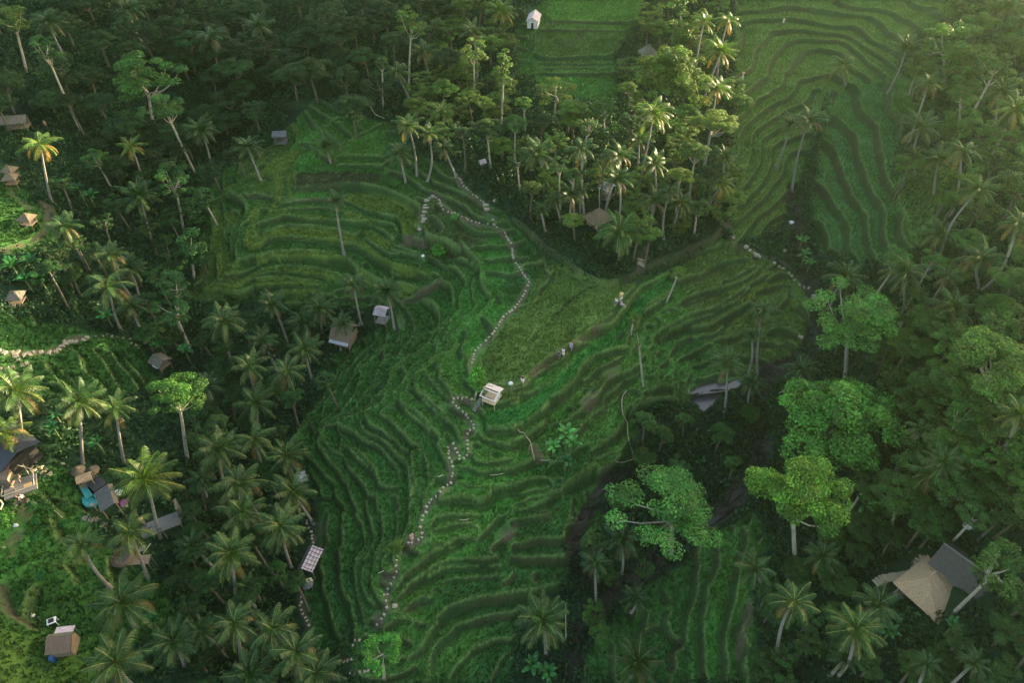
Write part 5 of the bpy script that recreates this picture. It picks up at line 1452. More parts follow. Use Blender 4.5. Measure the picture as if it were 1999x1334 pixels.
# ------------------------------------------------------------------ buildings
class MB:
    def __init__(self): self.v, self.f = [], []
    def poly(self, pts_):
        o = len(self.v); self.v += [tuple(p) for p in pts_]; self.f.append(tuple(range(o, o + len(pts_)))); return self
    def box(self, c, s, rz=0.0, rx=0.0, ry=0.0):
        m = Matrix.Translation(c) @ Matrix.Rotation(rz, 4, 'Z') @ Matrix.Rotation(ry, 4, 'Y') @ Matrix.Rotation(rx, 4, 'X')
        o = len(self.v); x, y, z = s[0] / 2, s[1] / 2, s[2] / 2
        self.v += [tuple(m @ Vector(q)) for q in ((-x, -y, -z), (x, -y, -z), (x, y, -z), (-x, y, -z), (-x, -y, z), (x, -y, z), (x, y, z), (-x, y, z))]
        self.f += [tuple(o + i for i in q) for q in ((0, 3, 2, 1), (4, 5, 6, 7), (0, 1, 5, 4), (1, 2, 6, 5), (2, 3, 7, 6), (3, 0, 4, 7))]
        return self
    def tube(self, path, r, sides=6):
        V, Q = tube_arrays(np.array(path, float), np.full(len(path), r) if np.isscalar(r) else r, sides)
        o = len(self.v); self.v += [tuple(p) for p in V]; self.f += [tuple(int(i) + o for i in q) for q in Q]
        for e in (range(sides), range((len(path) - 1) * sides, len(path) * sides)): self.f.append(tuple(o + i for i in e))
        return self
    def grid(self, a, b, c, d, nu, nv, jit=0.0, thick=0.0, sag=0.0):
        """quad a-b (eaves) c-d (ridge, c above b) as a rough sheet with thickness"""
        a, b, c, d = map(np.array, (a, b, c, d))
        nr = np.cross(b - a, d - a).astype(float); nr /= np.linalg.norm(nr) + 1e-9
        for lay in ((0, 1) if thick else (0,)):
            o = len(self.v)
            for j in range(nv + 1):
                for i in range(nu + 1):
                    u, w = i / nu, j / nv
                    p = (a * (1 - u) + b * u) * (1 - w) + (d * (1 - u) + c * u) * w
                    k = jit * (rng.random() - .5) * 2
                    if j == 0 and jit: p = p - (d - a) / (np.linalg.norm(d - a) + 1e-6) * rng.random() * jit * 2.2
                    p = p + nr * (k - thick * lay) + np.array([0, 0, -sag * math.sin(math.pi * u) * (1 - w)])
                    self.v.append(tuple(p))
            for j in range(nv):
                for i in range(nu):
                    q = (o + j * (nu + 1) + i, o + j * (nu + 1) + i + 1, o + (j + 1) * (nu + 1) + i + 1, o + (j + 1) * (nu + 1) + i)
                    self.f.append(q if lay == 0 else q[::-1])
        return self
    def build(self, name, mat, parent=None, loc=None, rot=None):
        me = bpy.data.meshes.new(name); me.from_pydata(self.v, [], self.f); me.materials.append(mat)
        return link(name, me, parent, loc=loc, rot=rot)

def spot(px, py, off=0.0):
    c = ground(px, py, off); return np.array([c[0], c[1], float(gz(c[0], c[1]))])

def level(px, py, off, w, d):
    """lowest and highest ground under a footprint"""
    g = spot(px, py, off)
    zs = [float(gz(g[0] + a * w / 2, g[1] + b * d / 2)) for a in (-1, 0, 1) for b in (-1, 0, 1)]
    return g, min(zs), max(zs)

def hip_roof(root, w, d, ridge, h, z, mat, ov=.35, jit=.05, thick=.14, name="roof", shift=0.0):
    m = MB(); X, Y, r_ = w / 2 + ov, d / 2 + ov, ridge / 2
    nu = max(4, int(w * 2)); nv = 6
    m.grid((-X, -Y, z), (X, -Y, z), (r_, shift, z + h), (-r_, shift, z + h), nu, nv, jit, thick)
    m.grid((X, Y, z), (-X, Y, z), (-r_, shift, z + h), (r_, shift, z + h), nu, nv, jit, thick)
    m.grid((X, -Y, z), (X, Y, z), (r_, shift, z + h), (r_, shift, z + h), nu, nv, jit, thick)
    m.grid((-X, Y, z), (-X, -Y, z), (-r_, shift, z + h), (-r_, shift, z + h), nu, nv, jit, thick)
    o = m.build(name, mat, root)
    if jit:
        c = MB(); n_ = 7; t = np.linspace(-1, 1, n_)
        c.tube([(r_ * k * 1.02 if r_ > .1 else .12 * k, shift + rng.uniform(-.04, .04), z + h + .03 + rng.uniform(-.03, .03)) for k in t], .13, 6)
        c.build("ridge_cap", mat, o)
    return o

def gable_roof(root, w, d, h, z, mat, ov=.3, jit=0.0, thick=.06, name="roof", asym=0.0):
    """ridge along local x"""
    m = MB(); X, Y = w / 2 + ov, d / 2 + ov
    nu = max(4, int(w * 2)); nv = 5
    m.grid((-X, -Y, z), (X, -Y, z), (X, asym, z + h), (-X, asym, z + h), nu, nv, jit, thick)
    m.grid((X, Y, z), (-X, Y, z), (-X, asym, z + h), (X, asym, z + h), nu, nv, jit, thick)
    return m.build(name, mat, root)

def posts(root, w, d, z0, z1, mat, r=.07, xs=(-1, 1), ys=(-1, 1)):
    for a in xs:
        for b in ys:
            MB().tube([(a * w / 2, b * d / 2, z0), (a * w / 2, b * d / 2, z1)], r, 6).build("post", mat, root)

def floor(root, w, d, z, mat, th=.12, planks=0, name="floor"):
    m = MB()
    if planks:
        for k in range(planks):
            m.box((-w / 2 + (k + .5) * w / planks, 0, z - th / 2), (w / planks * .9, d, th))
    else: m.box((0, 0, z - th / 2), (w, d, th))
    return m.build(name, mat, root)

def hut(name, px, py, off, w, d, yaw, label, cat="hut", wall_h=1.9, rh=1.3, roof='hip', ridge=.6, rmat='thatch', pmat='wood', walls=None, wmat='wood', deck=True, ov=.4, jit=.05):
    g, zl, zh = level(px, py, off, w, d)
    root = empty(name, (g[0], g[1], zh), R(yaw), label, cat)
    posts(root, w * .92, d * .92, zl - zh - .5, wall_h + .1, M[pmat])
    if deck: floor(root, w, d, .28, M[pmat], planks=int(w / .25))
    if walls:
        for sd in walls:
            m = MB()
            if sd == 'back': m.box((0, d * .46, wall_h / 2), (w * .9, .06, wall_h))
            if sd == 'left': m.box((-w * .46, 0, wall_h / 2), (.06, d * .88, wall_h))
            if sd == 'right': m.box((w * .46, 0, wall_h / 2), (.06, d * .88, wall_h))
            if sd == 'front': m.box((0, -d * .46, wall_h / 2), (w * .9, .06, wall_h))
            m.build("wall", M[wmat], root)
    if roof == 'hip': hip_roof(root, w, d, ridge, rh, wall_h, M[rmat], ov, jit)
    else: gable_roof(root, w, d, rh, wall_h, M[rmat], ov, jit, .1 if jit else .05)
    return root, zh

# the white house on the plateau
g, zl, zh = level(1042, 36, 1.5, 3, 5)
root = empty("small_house", (g[0], g[1], zh), R(-10), "small white house with grey metal gable roof above the plateau fields", "house")
m = MB(); w, d, h = 2.1, 3.8, 1.55
m.box((-w * .31, -d / 2 + .06, h / 2), (w * .38, .12, h)); m.box((w * .31, -d / 2 + .06, h / 2), (w * .38, .12, h)); m.box((0, -d / 2 + .06, h - .2), (w * .24 - .002, .12, .4))
m.box((0, d / 2 - .06, h / 2), (w, .12, h)); m.box((-w / 2 + .06, 0, h / 2), (.12, d - .25, h)); m.box((w / 2 - .06, 0, h / 2), (.12, d - .25, h))
m.poly([(-w / 2, -d / 2, h), (w / 2, -d / 2, h), (0, -d / 2, h + .7)]); m.poly([(w / 2, d / 2, h), (-w / 2, d / 2, h), (0, d / 2, h + .7)])
m.build("wall", M['white_wall'], root)
MB().box((0, -d / 2 + .1, .6), (.48, .05, 1.2)).build("door", M['void'], root)
m = MB(); X, Y = d / 2 + .25, w / 2 + .25
m.grid((-Y, -X, h - .14), (-Y, X, h - .14), (0, X, h + .76), (0, -X, h + .76), 8, 3, 0, -.06); m.grid((Y, X, h - .14), (Y, -X, h - .14), (0, -X, h + .76), (0, X, h + .76), 8, 3, 0, -.06)
m.build("roof", M['pink_tin'], root)

# the pale hut on the ridge path
g, zl, zh = level(960, 764, 1.6, 2.6, 2.6)
root = empty("ridge_hut", (g[0], g[1], zh), R(-27), "pale open hut with white roof sheets and bare battens at the ridge path's end", "hut")
posts(root, 2.1, 2.3, zl - zh - .4, 1.75, M['bamboo'], .06)
floor(root, 2.3, 2.5, .35, M['bamboo'], planks=9)
ro = MB().grid((1.35, 1.55, 1.65), (-1.35, 1.55, 1.65), (-1.35, 0.1, 2.2), (1.35, .1, 2.2), 4, 3, .01, .05).build("roof", M['pale_tin'], root)
m = MB(); m.box((-.6, .78, 2.02), (.9, .07, .04), R(18), R(-20)); m.build("roof_rib", M['grey_wood'], ro)
fr = MB(); fr.box((-1.3, -.72, 1.93), (.18, 1.65, .07), 0, R(20)); fr.box((1.3, -.72, 1.93), (.34, 1.65, .07), 0, R(20)); fr.box((0, -1.5, 1.66), (2.8, .16, .07)); fr.box((0, -.25, 2.12), (2.6, .2, .06))
fr.build("roof_frame", M['pale_tin'], ro)
for k in range(5):
    MB().tube([(-1.15, -.45 - k * .22, 2.02 - k * .08), (1.1, -.45 - k * .22, 2.02 - k * .08)], .035, 5).build("batten", M['wood'], ro)
MB().box((0, -.75, .75), (1.7, .35, .08)).build("bench", M['wood'], root)
m = MB()
for k in range(7): m.box((-1.5 - .05 * k, -.9 - k * .3, .1 - k * .16), (.7, .26, .08))
m.build("steps", M['grey_wood'], root)

hut("field_hut", 547, 265, 1.5, 2.1, 1.8, 5, "lone purplish-grey hut on thin legs at the upper west corner of the bowl", wall_h=1.8, rh=.6, roof='gable', rmat='slate', pmat='grey_wood', walls=('back', 'left'), wmat='grey_wood', ov=.25, jit=0)
# slatted roof in the gully
r_, zh = hut("slatted_shelter", 745, 612, 1.9, 1.8, 2.0, -14, "small open shelter with pale slatted roof beside a leaning palm in the gully", "shelter", 2.1, .5, 'gable', rmat='pink_tin', pmat='grey_wood', ov=.1, jit=.02)
for k in range(4): MB().tube([(-.95, -.95 + k * .27, 2.22 + k * .125), (.95, -.95 + k * .27, 2.22 + k * .125)], .03, 5).build("slat", M['void'], r_)
r_, zh = hut("gully_hut", 674, 652, 2.0, 2.6, 3.2, -18, "brown thatched hut with grey tin edge half hidden by a drooping palm", "hut", 2.0, 1.6, 'gable', rmat='thatch', walls=('left', 'right'), jit=.06)
MB().grid((-1.6, -2.4, 1.5), (1.6, -2.4, 1.5), (1.6, -1.7, 1.93), (-1.6, -1.7, 1.93), 5, 2, .02, .05).build("tin_awning", M['tin'], r_)
# long tin shed and the little pavilion below it
g, zl, zh = level(608, 1098, 1.6, 2.2, 3.6)
root = empty("tin_shed", (g[0], g[1], zh), R(-14), "long low shed with patchy panelled tin roof at the foot of the west terraces", "shed")
posts(root, 1.7, 3.0, zl - zh - .4, 1.8, M['grey_wood'])
ro = MB().grid((1.2, -1.9, 1.7), (1.2, 1.9, 1.7), (-.45, 1.9, 2.15), (-.45, -1.9, 2.15), 10, 4, .015, .05).build("roof", M['pink_tin'], root)
MB().grid((-1.15, 1.9, 1.6), (-1.15, -1.9, 1.6), (-.45, -1.9, 2.13), (-.45, 1.9, 2.13), 8, 2, .0, .05).build("roof_side", M['slate'], root)
for k in range(6): MB().box((.4, -1.6 + k * .64, 1.97), (1.75, .06, .035), 0, 0, R(15)).build("roof_rib", M['dark_roof'], ro)
for k in range(3): MB().box((.95 - k * .5, 0, 1.82 + k * .135), (.05, 3.75, .03), 0, 0, R(15)).build("roof_rib", M['dark_roof'], ro)
g, zl, zh = level(600, 1141, 1.2, 1.6, 1.6)
root = empty("small_pavilion", (g[0], g[1], zh), R(20), "small pavilion with dented grey and yellowish dome roof below the long tin shed", "pavilion")
posts(root, 1.0, 1.0, zl - zh - .3, 1.5, M['grey_wood'], .05)
m = MB(); n_ = 8
for k in range(n_):
    a0, a1 = k * 2 * math.pi / n_, (k + 1) * 2 * math.pi / n_
    for (r0, z0, r1, z1) in ((1.0, 1.35, .6, 1.75), (.6, 1.75, .08, 1.95)):
        m.poly([(r0 * math.cos(a0), r0 * math.sin(a0), z0), (r0 * math.cos(a1), r0 * math.sin(a1), z0), (r1 * math.cos(a1), r1 * math.sin(a1), z1), (r1 * math.cos(a0), r1 * math.sin(a0), z1)])
ro = m.build("roof", M['slate'], root)
MB().grid((.05, -.1, 1.99), (.95, .1, 1.56), (.75, .75, 1.5), (-.05, .5, 1.86), 3, 3, .02, .03).build("cover_sheet", flat_mat("straw_sheet", (.50, .46, .24)), ro)

hut("long_thatched_hut", 33, 240, 1.8, 4.6, 2.6, 10, "long grey thatched hut behind the golden palm on the upper left slope", wall_h=1.8, rh=1.1, roof='gable', rmat='old_thatch', walls=('back',), jit=.06)
hut("thatched_hut", 17, 329, 1.9, 2.6, 2.4, -12, "upper of two touching thatched huts at the left margin", wall_h=1.7, rh=1.3, ridge=.5, rmat='thatch', jit=.06)
hut("thatched_hut", 18, 345, 1.9, 2.8, 2.2, 8, "lower of two touching thatched huts at the left margin", wall_h=1.7, rh=1.3, ridge=.5, rmat='thatch', jit=.06)
r_, zh = hut("thatched_hut", 51, 424, 1.8, 2.7, 2.3, -8, "pyramid-roofed thatched hut standing alone above a dirt track", wall_h=1.6, rh=1.3, ridge=.3, rmat='thatch', jit=.06)
MB().box((.9, -1.5, .6), (.9, .06, .5), R(35)).build("railing", M['bamboo'], r_)
hut("mossy_hut", 30, 578, 1.7, 2.8, 2.6, 6, "mossy old thatched hut below the banana thicket at the left", wall_h=1.6, rh=1.3, ridge=.4, rmat='old_thatch', walls=('back',), jit=.07)
r_, zh = hut("tin_patched_hut", 312, 704, 1.6, 3.2, 3.0, -32, "dark thatch roof patched with white tin at the end of the stone path", "hut", 1.6, 1.1, 'gable', rmat='old_thatch', walls=('left',), jit=.06)
MB().grid((-.3, -2.1, 1.5), (1.6, -2.1, 1.5), (1.5, -1.2, 1.85), (-.1, -1.2, 1.85), 3, 2, .02, .03).build("tin_sheet", M['tin'], r_)
hut("tarp_hut", 586, 930, 1.5, 1.7, 2.0, 25, "grey tarp-roofed hut among gully palms below the west terraces", wall_h=1.5, rh=.4, roof='gable', rmat='tin', pmat='grey_wood', ov=.15, jit=.03)
hut("brown_thatched_house", 1168, 424, 1.6, 2.8, 2.7, 40, "brown thatched house between palms at the front of the central wood", "house", 1.2, 1.3, 'hip', .8, 'thatch', walls=('left', 'right', 'back'), wmat='bamboo', jit=.07)
hut("grey_thatched_house", 1266, 98, 2.0, 2.5, 2.5, 10, "grey pyramid thatched house beside the plateau's dark eastern bank", "house", 1.3, 1.7, 'hip', .2, 'old_thatch', walls=('front', 'back', 'left'), wmat='white_wall', jit=.06)
r_, zh = hut("grey_frame_shelter", 1186, 368, 2.0, 1.9, 2.2, -35, "grey metal frame shelter hidden among palms in the wood", "shelter", 2.0, .5, 'gable', rmat='tin', pmat='grey_wood', ov=.1, jit=0)
for k in range(4): MB().box((0, -1.0 + k * .28, 2.18 + k * .13), (2.1, .08, .05)).build("slat", M['dark_roof'], r_)
hut("pinkish_shelter", 941, 315, 1.0, 1.1, 1.2, 30, "tiny shelter with pinkish roof peeping from bushes by the path head", "shelter", .9, .6, 'gable', rmat='pink_tin', ov=.2, jit=.02)

# big thatched hall, its tiled neighbour, and the boardwalk
g, zl, zh = level(1841, 1126, 3.0, 5.4, 4.8)
root = empty("thatched_hall", (g[0], g[1], zl + .3), R(33), "big thatched hall with pale bristly hip roof at the lower right", "hall")
floor(root, 5.4, 4.8, .5, M['grey_wood'], .5, planks=0)
posts(root, 5.0, 4.4, -.8, 2.5, M['wood'], .11, (-1, 0, 1), (-1, 1))
for c_, s_z in (((0, 2.15, 1.4), (4.8, .08, 1.8)), ((2.42, 0, 1.4), (.08, 4.2, 1.8))): MB().box(c_, s_z).build("wall", M['void'], root)
hip_roof(root, 5.4, 4.8, 1.5, 1.9, 2.4, M['pale_thatch'], .5, .04, .2, shift=.9)
MB().box((-.2, -2.55, 1.15), (5.0, .07, .12)).build("railing", M['bamboo'], root)
g, zl, zh = level(1900, 1096, 2.4, 3.8, 5.4)
root = empty("tiled_house", (g[0], g[1], zl + .3), R(-50), "dark grey tiled gable house behind the big thatched hall", "house")
MB().box((0, 0, 1.1), (5.0, 3.4, 2.2)).build("wall", M['grey_wood'], root)
ro = gable_roof(root, 5.2, 3.8, 1.5, 2.2, M['grey_tile'], .35, .012, .08)
MB().tube([(-3.0, 0, 3.72), (3.0, 0, 3.72)], .08).build("ridge_cap", M['grey_wood'], ro)
MB().box((2.75, 0, 1.0), (.06, .9, 1.9)).build("door", M['wood'], root)
BW = [(1704,1147),(1716,1140),(1728,1136),(1740,1134),(1752,1132),(1764,1130),(1775,1126),(1783,1118),(1788,1109),(1793,1099),(1803,1099),(1812,1104)]
bw = [ground(a, b_) for a, b_ in BW]; bs = smooth_poly([q[:2] for q in bw], .42); z0 = max(float(gz(p[0], p[1])) for p in bs[::3])
g0 = bs[len(bs) // 2]
zb = np.array([float(gz(p[0], p[1])) for p in bs]); zb = np.convolve(np.pad(zb, 6, mode='edge'), np.ones(13) / 13, 'valid') + .75
root = empty("boardwalk", (g0[0], g0[1], zb[len(bs) // 2]), 0, "curved boardwalk of worn planks leading to the big thatched hall", "boardwalk")
for k, p in enumerate(bs[:-1]):
    dv = bs[min(k + 1, len(bs) - 1)] - p; a = math.atan2(dv[1], dv[0])
    MB().box((p[0] - g0[0], p[1] - g0[1], zb[k] - zb[len(bs) // 2]), (.34, .95 + rng.uniform(-.1, .1), .07), a + rng.uniform(-.04, .04), 0, rng.uniform(-.03, .03)).build("plank", M['tan_plank'], root)
    if k % 5 == 2:
        nv_ = np.array([-dv[1], dv[0]]) / (np.linalg.norm(dv) + 1e-6) * .5
        for sg in (-1, 1):
            q = p + nv_ * sg
            MB().tube([(q[0] - g0[0], q[1] - g0[1], -1.6 + zb[k] - zb[len(bs) // 2]), (q[0] - g0[0], q[1] - g0[1], zb[k] - zb[len(bs) // 2])], .05, 5).build("post", M['wood'], root)

# turquoise deck cafe
g, zl, zh = level(193, 968, 1.0, 5, 5)
CG = g
def loc(px, py, z):
    p = at_z(px, py, z + CG[2]); return (p[0] - CG[0], p[1] - CG[1], z)
root = empty("turquoise_deck", (g[0], g[1], g[2]), 0, "turquoise painted deck with forked arms beside the slatted café roof", "deck")
for nm, quad, zz in (("upper_deck", [(154,951),(166,948),(180,966),(169,977)], 1.3), ("lower_deck", [(160,974),(171,969),(187,976),(190,984),(183,990),(168,990),(161,983)], 1.1), ("side_deck", [(182,968),(207,951),(210,955),(187,974)], 1.32)):
    top = [loc(a, b_, zz) for a, b_ in quad]; m = MB(); m.poly(top[::-1]); bt = [(x, y, z - .18) for x, y, z in top]
    for i in range(len(top)): j = (i + 1) % len(top); m.poly([top[i], top[j], bt[j], bt[i]])
    m.poly(bt); m.build(nm, M['turquoise'], root)
    for i in range(0, len(top), 2): MB().tube([(top[i][0] * .96, top[i][1] * .96, -1.5), (top[i][0] * .96, top[i][1] * .96, zz - .1)], .06, 5).build("post", M['wood'], root)
    MB().tube([(x, y, z + .10) for x, y, z in top], .035, 5).build("railing", M['turquoise'], root)
m = MB(); q = [loc(a, b_, 1.13) for a, b_ in [(172,988),(178,982),(186,984),(187,990)]]; m.poly(q[::-1]); m.build("worn_patch", M['flagstone'], root)
g, zl, zh = level(212, 980, 2.0, 2.6, 3.0)
root = empty("slatted_cafe", (g[0], g[1], zh), R(-56), "café roof of grey slats with dark gaps joined to the turquoise deck", "café")
posts(root, 2.8, 1.6, zl - zh - .5, 1.9, M['wood'])
ro = MB().grid((-1.6, -1.0, 1.85), (1.6, -1.0, 1.85), (1.6, .65, 2.3), (-1.6, .65, 2.3), 8, 3, .01, .05).build("roof", M['slate'], root)
for k in range(9): MB().box((-1.44 + k * .36, -.17, 2.11), (.07, 1.68, .05), 0, R(15.2)).build("slat", M['grey_wood'], ro)
MB().grid((1.6, 1.1, 2.05), (-1.6, 1.1, 2.05), (-1.6, .65, 2.33), (1.6, .65, 2.33), 8, 2, .01, .05).build("roof_side", M['old_thatch'], ro)
hut("thatched_kitchen", 166, 935, 1.7, 1.6, 1.1, 25, "small pale thatched roof between the round parasols and the turquoise deck", "hut", 1.5, .4, 'gable', rmat='pale_thatch', ov=.08, jit=.04)
g, zl, zh = level(192, 950, .8, 2, 2)
root = empty("black_gap_box", (g[0], g[1], zh), R(-40), "flat black box filling the void enclosed by the turquoise deck's arms", "kitchen")
MB().box((0, 0, .3), (1.7, 1.5, .9)).build("wall", M['void'], root); MB().box((0, 0, .8), (1.8, 1.6, .1)).build("roof", M['dark_roof'], root)  # black box stands in for the dark void between the deck arms
for (px, py, lb) in ((151, 917, "left of two round thatched parasols above the turquoise deck"), (179, 917, "right of two round thatched parasols above the turquoise deck")):
    g, zl, zh = level(px, py, 2.0, 1, 1)
    root = empty("thatched_parasol", (g[0], g[1], g[2]), rng.uniform(0, 3), lb, "parasol")
    MB().tube([(0, 0, -.3), (0, 0, 2.38)], .06).build("pole", M['wood'], root)
    m = MB(); n_ = 18
    for k in range(n_):
        a0, a1 = k * 2 * math.pi / n_, (k + 1) * 2 * math.pi / n_
        for j in range(4):
            r0, r1 = .82 * (1 - j / 4), .82 * (1 - (j + 1) / 4) + .02; z0, z1 = 1.75 + .65 * j / 4, 1.75 + .65 * (j + 1) / 4
            k0 = rng.uniform(-.05, .05)
            m.poly([(r0 * math.cos(a0), r0 * math.sin(a0), z0 + k0), (r0 * math.cos(a1), r0 * math.sin(a1), z0 + k0), (r1 * math.cos(a1), r1 * math.sin(a1), z1), (r1 * math.cos(a0), r1 * math.sin(a0), z1)])
    m.build("canopy", M['thatch'], root)
def table_set(px, py, r, tmat, lb, chairs=True, name="garden_table"):
    g = spot(px, py, .5); root = empty(name, g, 0, lb, "table")
    m = MB(); m.tube([(0, 0, .70), (0, 0, .75)], r, 14); m.build("table_top", tmat, root)
    MB().tube([(0, 0, -.2), (0, 0, .70)], .06).build("leg", M['wood'], root)
    return g
def stool(px, py, mat, lb, group=None):
    g = spot(px, py, .3); root = empty("stool", g, 0, lb, "stool", group)
    MB().tube([(0, 0, .40), (0, 0, .46)], .2, 10).build("seat", mat, root)
    for a in range(3): MB().tube([(.14 * math.cos(a * 2.1), .14 * math.sin(a * 2.1), -.15), (.1 * math.cos(a * 2.1), .1 * math.sin(a * 2.1), .40)], .025, 5).build("leg", M['wood'], root)
table_set(231, 965, .55, M['white'], "round white table on the earth right of the slatted café roof")
table_set(244, 984, .5, flat_mat("magenta_top", (.26, .05, .20)), "magenta table with white stools under the golden palm")
for k, (a, b_) in enumerate(((240, 981), (248, 989), (240, 989))): stool(a, b_, M['white'], "white stool around the magenta table", "white stools at the magenta table")

# dark hall and terrace cafe at the left margin
g, zl, zh = level(27, 893, 2.2, 6, 5)
root = empty("dark_hall", (g[0], g[1], zh), R(-30), "large black-tarred hall roof at the left margin under a golden palm", "hall")
MB().box((0, 0, 1.0), (4.6, 3.8, 2.4)).build("wall", M['void'], root)
gable_roof(root, 4.8, 4.4, .9, 2.2, M['dark_roof'], .3, .01, .07)
hut("brown_tiled_house", 12, 918, 2.2, 2.0, 3.6, 4, "narrow brown tiled roof between the black hall and the left margin", "house", 2.2, .8, 'gable', rmat='brown_tile', walls=('front', 'left', 'right'), ov=.2, jit=.015)
g, zl, zh = level(46, 958, .8, 4.2, 3.4)
root = empty("terrace_cafe", (g[0], g[1], zh), R(28), "open plank terrace café with poles above the bluish bushes", "café")
floor(root, 4.2, 3.0, .7, M['grey_wood'], .3, planks=16)
MB().box((-1.0, 1.2, 1.5), (2.2, 1.0, .1)).build("awning", M['old_thatch'], root)
for x, y in ((-2.0, 1.6), (0.1, 1.6), (-2.0, .8), (.1, .8)): MB().tube([(x, y, .5), (x, y, 1.5)], .05, 5).build("post", M['bamboo'], root)
for a, b_ in (((2.05, -1.4), (2.05, 1.5)), ((-2.05, -1.45), (2.05, -1.45))): MB().tube([(a[0], a[1], 1.55), (b_[0], b_[1], 1.55)], .05, 5).build("railing", M['bamboo'], root)
MB().box((1.1, -.6, 1.1), (1.0, .6, .06)).build("table", flat_mat("ochre_top", (.36, .25, .10)), root)
MB().box((-.9, -.7, 1.05), (.9, .4, .08)).build("bench", M['wood'], root)
for a, b_ in (((2.05, 1.5, 1.5), (.6, 2.2, 2.7)), ((1.2, 1.7, .6), (1.3, 1.9, 2.8))): MB().tube([a, b_], .06, 5).build("pole", M['bamboo'], root)
for (pts_, lb) in (([(2, 968), (4, 945), (1, 935)], "pale bamboo pole leaning at the left margin above the café stones"), ([(0, 977), (5, 985), (0, 996)], "bent bamboo railing at the left margin below the café")):
    w = [ground(a + .5, b_, 1.0) for a, b_ in pts_]; g = w[0]
    m = MB().tube([tuple(q - g) for q in w], .08, 6); tag(m.build("bamboo_pole", M['bamboo'], None, loc=tuple(g)), lb, "bamboo pole")

# lookout deck and nest deck
g, zl, zh = level(318, 1030, 1.2, 4.4, 2.2)
root = empty("lookout_deck", (g[0], g[1], zh), R(27), "grey plank lookout deck with railings jutting over the gully", "deck")
floor(root, 4.4, 2.0, .6, M['grey_wood'], .1, planks=24)
posts(root, 4.1, 1.8, zl - zh - 1.5, .5, M['wood'], .08, (-1, 0, 1))
for a, b_ in (((-2.15, -1.0), (2.15, -1.0)), ((2.15, -1.0), (2.15, 1.0))):
    for zz in (1.0, 1.45): MB().tube([(a[0], a[1], zz), (b_[0], b_[1], zz)], .05, 5).build("railing", M['grey_wood'], root)
    for t in (0, .5, 1): MB().tube([(a[0] + (b_[0] - a[0]) * t, a[1] + (b_[1] - a[1]) * t, .5), (a[0] + (b_[0] - a[0]) * t, a[1] + (b_[1] - a[1]) * t, 1.5)], .04, 5).build("rail_post", M['grey_wood'], root)
MB().box((2.3, .8, 1.4), (.3, 1.6, 1.6)).build("screen", M['old_thatch'], root)
g, zl, zh = level(262, 1098, .8, 3.4, 2)
root = empty("nest_deck", (g[0], g[1], zh), R(6), "round twig nest seat with a plank deck crossed by a palm trunk", "deck")
m = MB()
for k in range(150):
    a = rng.uniform(0, 6.283); r0 = rng.uniform(.75, 1.2); da = rng.uniform(.4, .9); z = .45 + rng.uniform(0, .55)
    m.tube([(-1.0 + r0 * math.cos(a), .1 + r0 * math.sin(a), z), (-1.0 + (r0 + .1) * math.cos(a + da * .5), .1 + (r0 + .1) * math.sin(a + da * .5), z + rng.uniform(-.1, .15)), (-1.0 + r0 * math.cos(a + da), .1 + r0 * math.sin(a + da), z + rng.uniform(-.15, .15))], .03, 3)
m.build("nest", M['thatch'], root)
MB().tube([(-1.0, .1, .15), (-1.0, .1, .4)], 1.0, 14).build("nest_floor", M['old_thatch'], root)
m = MB()
for k in range(6): m.box((.9, -.75 + k * .2, .45 + .0), (2.3, .17, .08), rng.uniform(-.02, .02))
m.build("plank_deck", M['wood'], root)
for x, y in ((0, -.7), (1.9, -.7), (1.9, .3), (-1, -.6), (-1.6, .6)): MB().tube([(x, y, zl - zh - .8), (x, y, .4)], .06, 5).build("post", M['wood'], root)
MB().tube([(1.2, .5, .5), (1.9, 1.5, .9)], .06, 5).build("pole", M['bamboo'], root)
m = MB()
for k in range(3): m.box((.9 + k * .04, .9 + k * .22, .5 + k * .06), (.7, .16, .06), .2)
m.build("step_planks", M['flagstone'], root)

# tiled hut with a pink tin lean-to at the bottom left
g, zl, zh = level(127, 1262, 1.9, 3.8, 2.8)
root = empty("tiled_hut", (g[0], g[1], zh), R(8), "brown ribbed-roof hut with a pinkish tin lean-to at the bottom left", "hut")
MB().box((0, -.1, .8), (3.0, 2.2, 2.2)).build("wall", M['wood'], root)
ro = MB().grid((-1.85, -1.6, 1.75), (1.6, -1.6, 1.75), (1.6, .55, 2.7), (-1.85, .55, 2.7), 10, 6, .03, .08).build("roof", M['brown_tile'], root)
for k in range(6): MB().box((-.1, -1.35 + k * .36, 1.93 + k * .16), (3.4, .07, .06), 0, R(24)).build("roof_rib", M['thatch'], ro)
MB().grid((1.6, 1.2, 2.3), (-1.85, 1.2, 2.3), (-1.85, .55, 2.72), (1.6, .55, 2.72), 8, 2, .02, .06).build("roof_back", M['old_thatch'], ro)
m = MB(); m.poly([(1.66, -1.5, 1.6), (1.66, 1.1, 2.1), (1.66, .5, 2.66)]); m.poly([(1.66, -1.5, 1.6), (1.66, 1.1, 2.1), (1.75, 1.1, .2), (1.75, -1.4, .2)]); m.build("thatch_end", M['thatch'], root)
MB().grid((1.45, 2.2, 2.05), (-1.15, 2.2, 2.05), (-1.15, 1.15, 2.22), (1.45, 1.15, 2.22), 5, 3, .03, .04).build("lean_to_roof", M['pink_tin'], root)
posts(root, 2.4, 4.2, -.6, 1.9, M['grey_wood'], .05, (-1, 1), (1,))
g = spot(103, 1288, .4); root = empty("blue_barrel", g, 0, "blue plastic barrel at the lower corner of the brown ribbed-roof hut", "barrel")
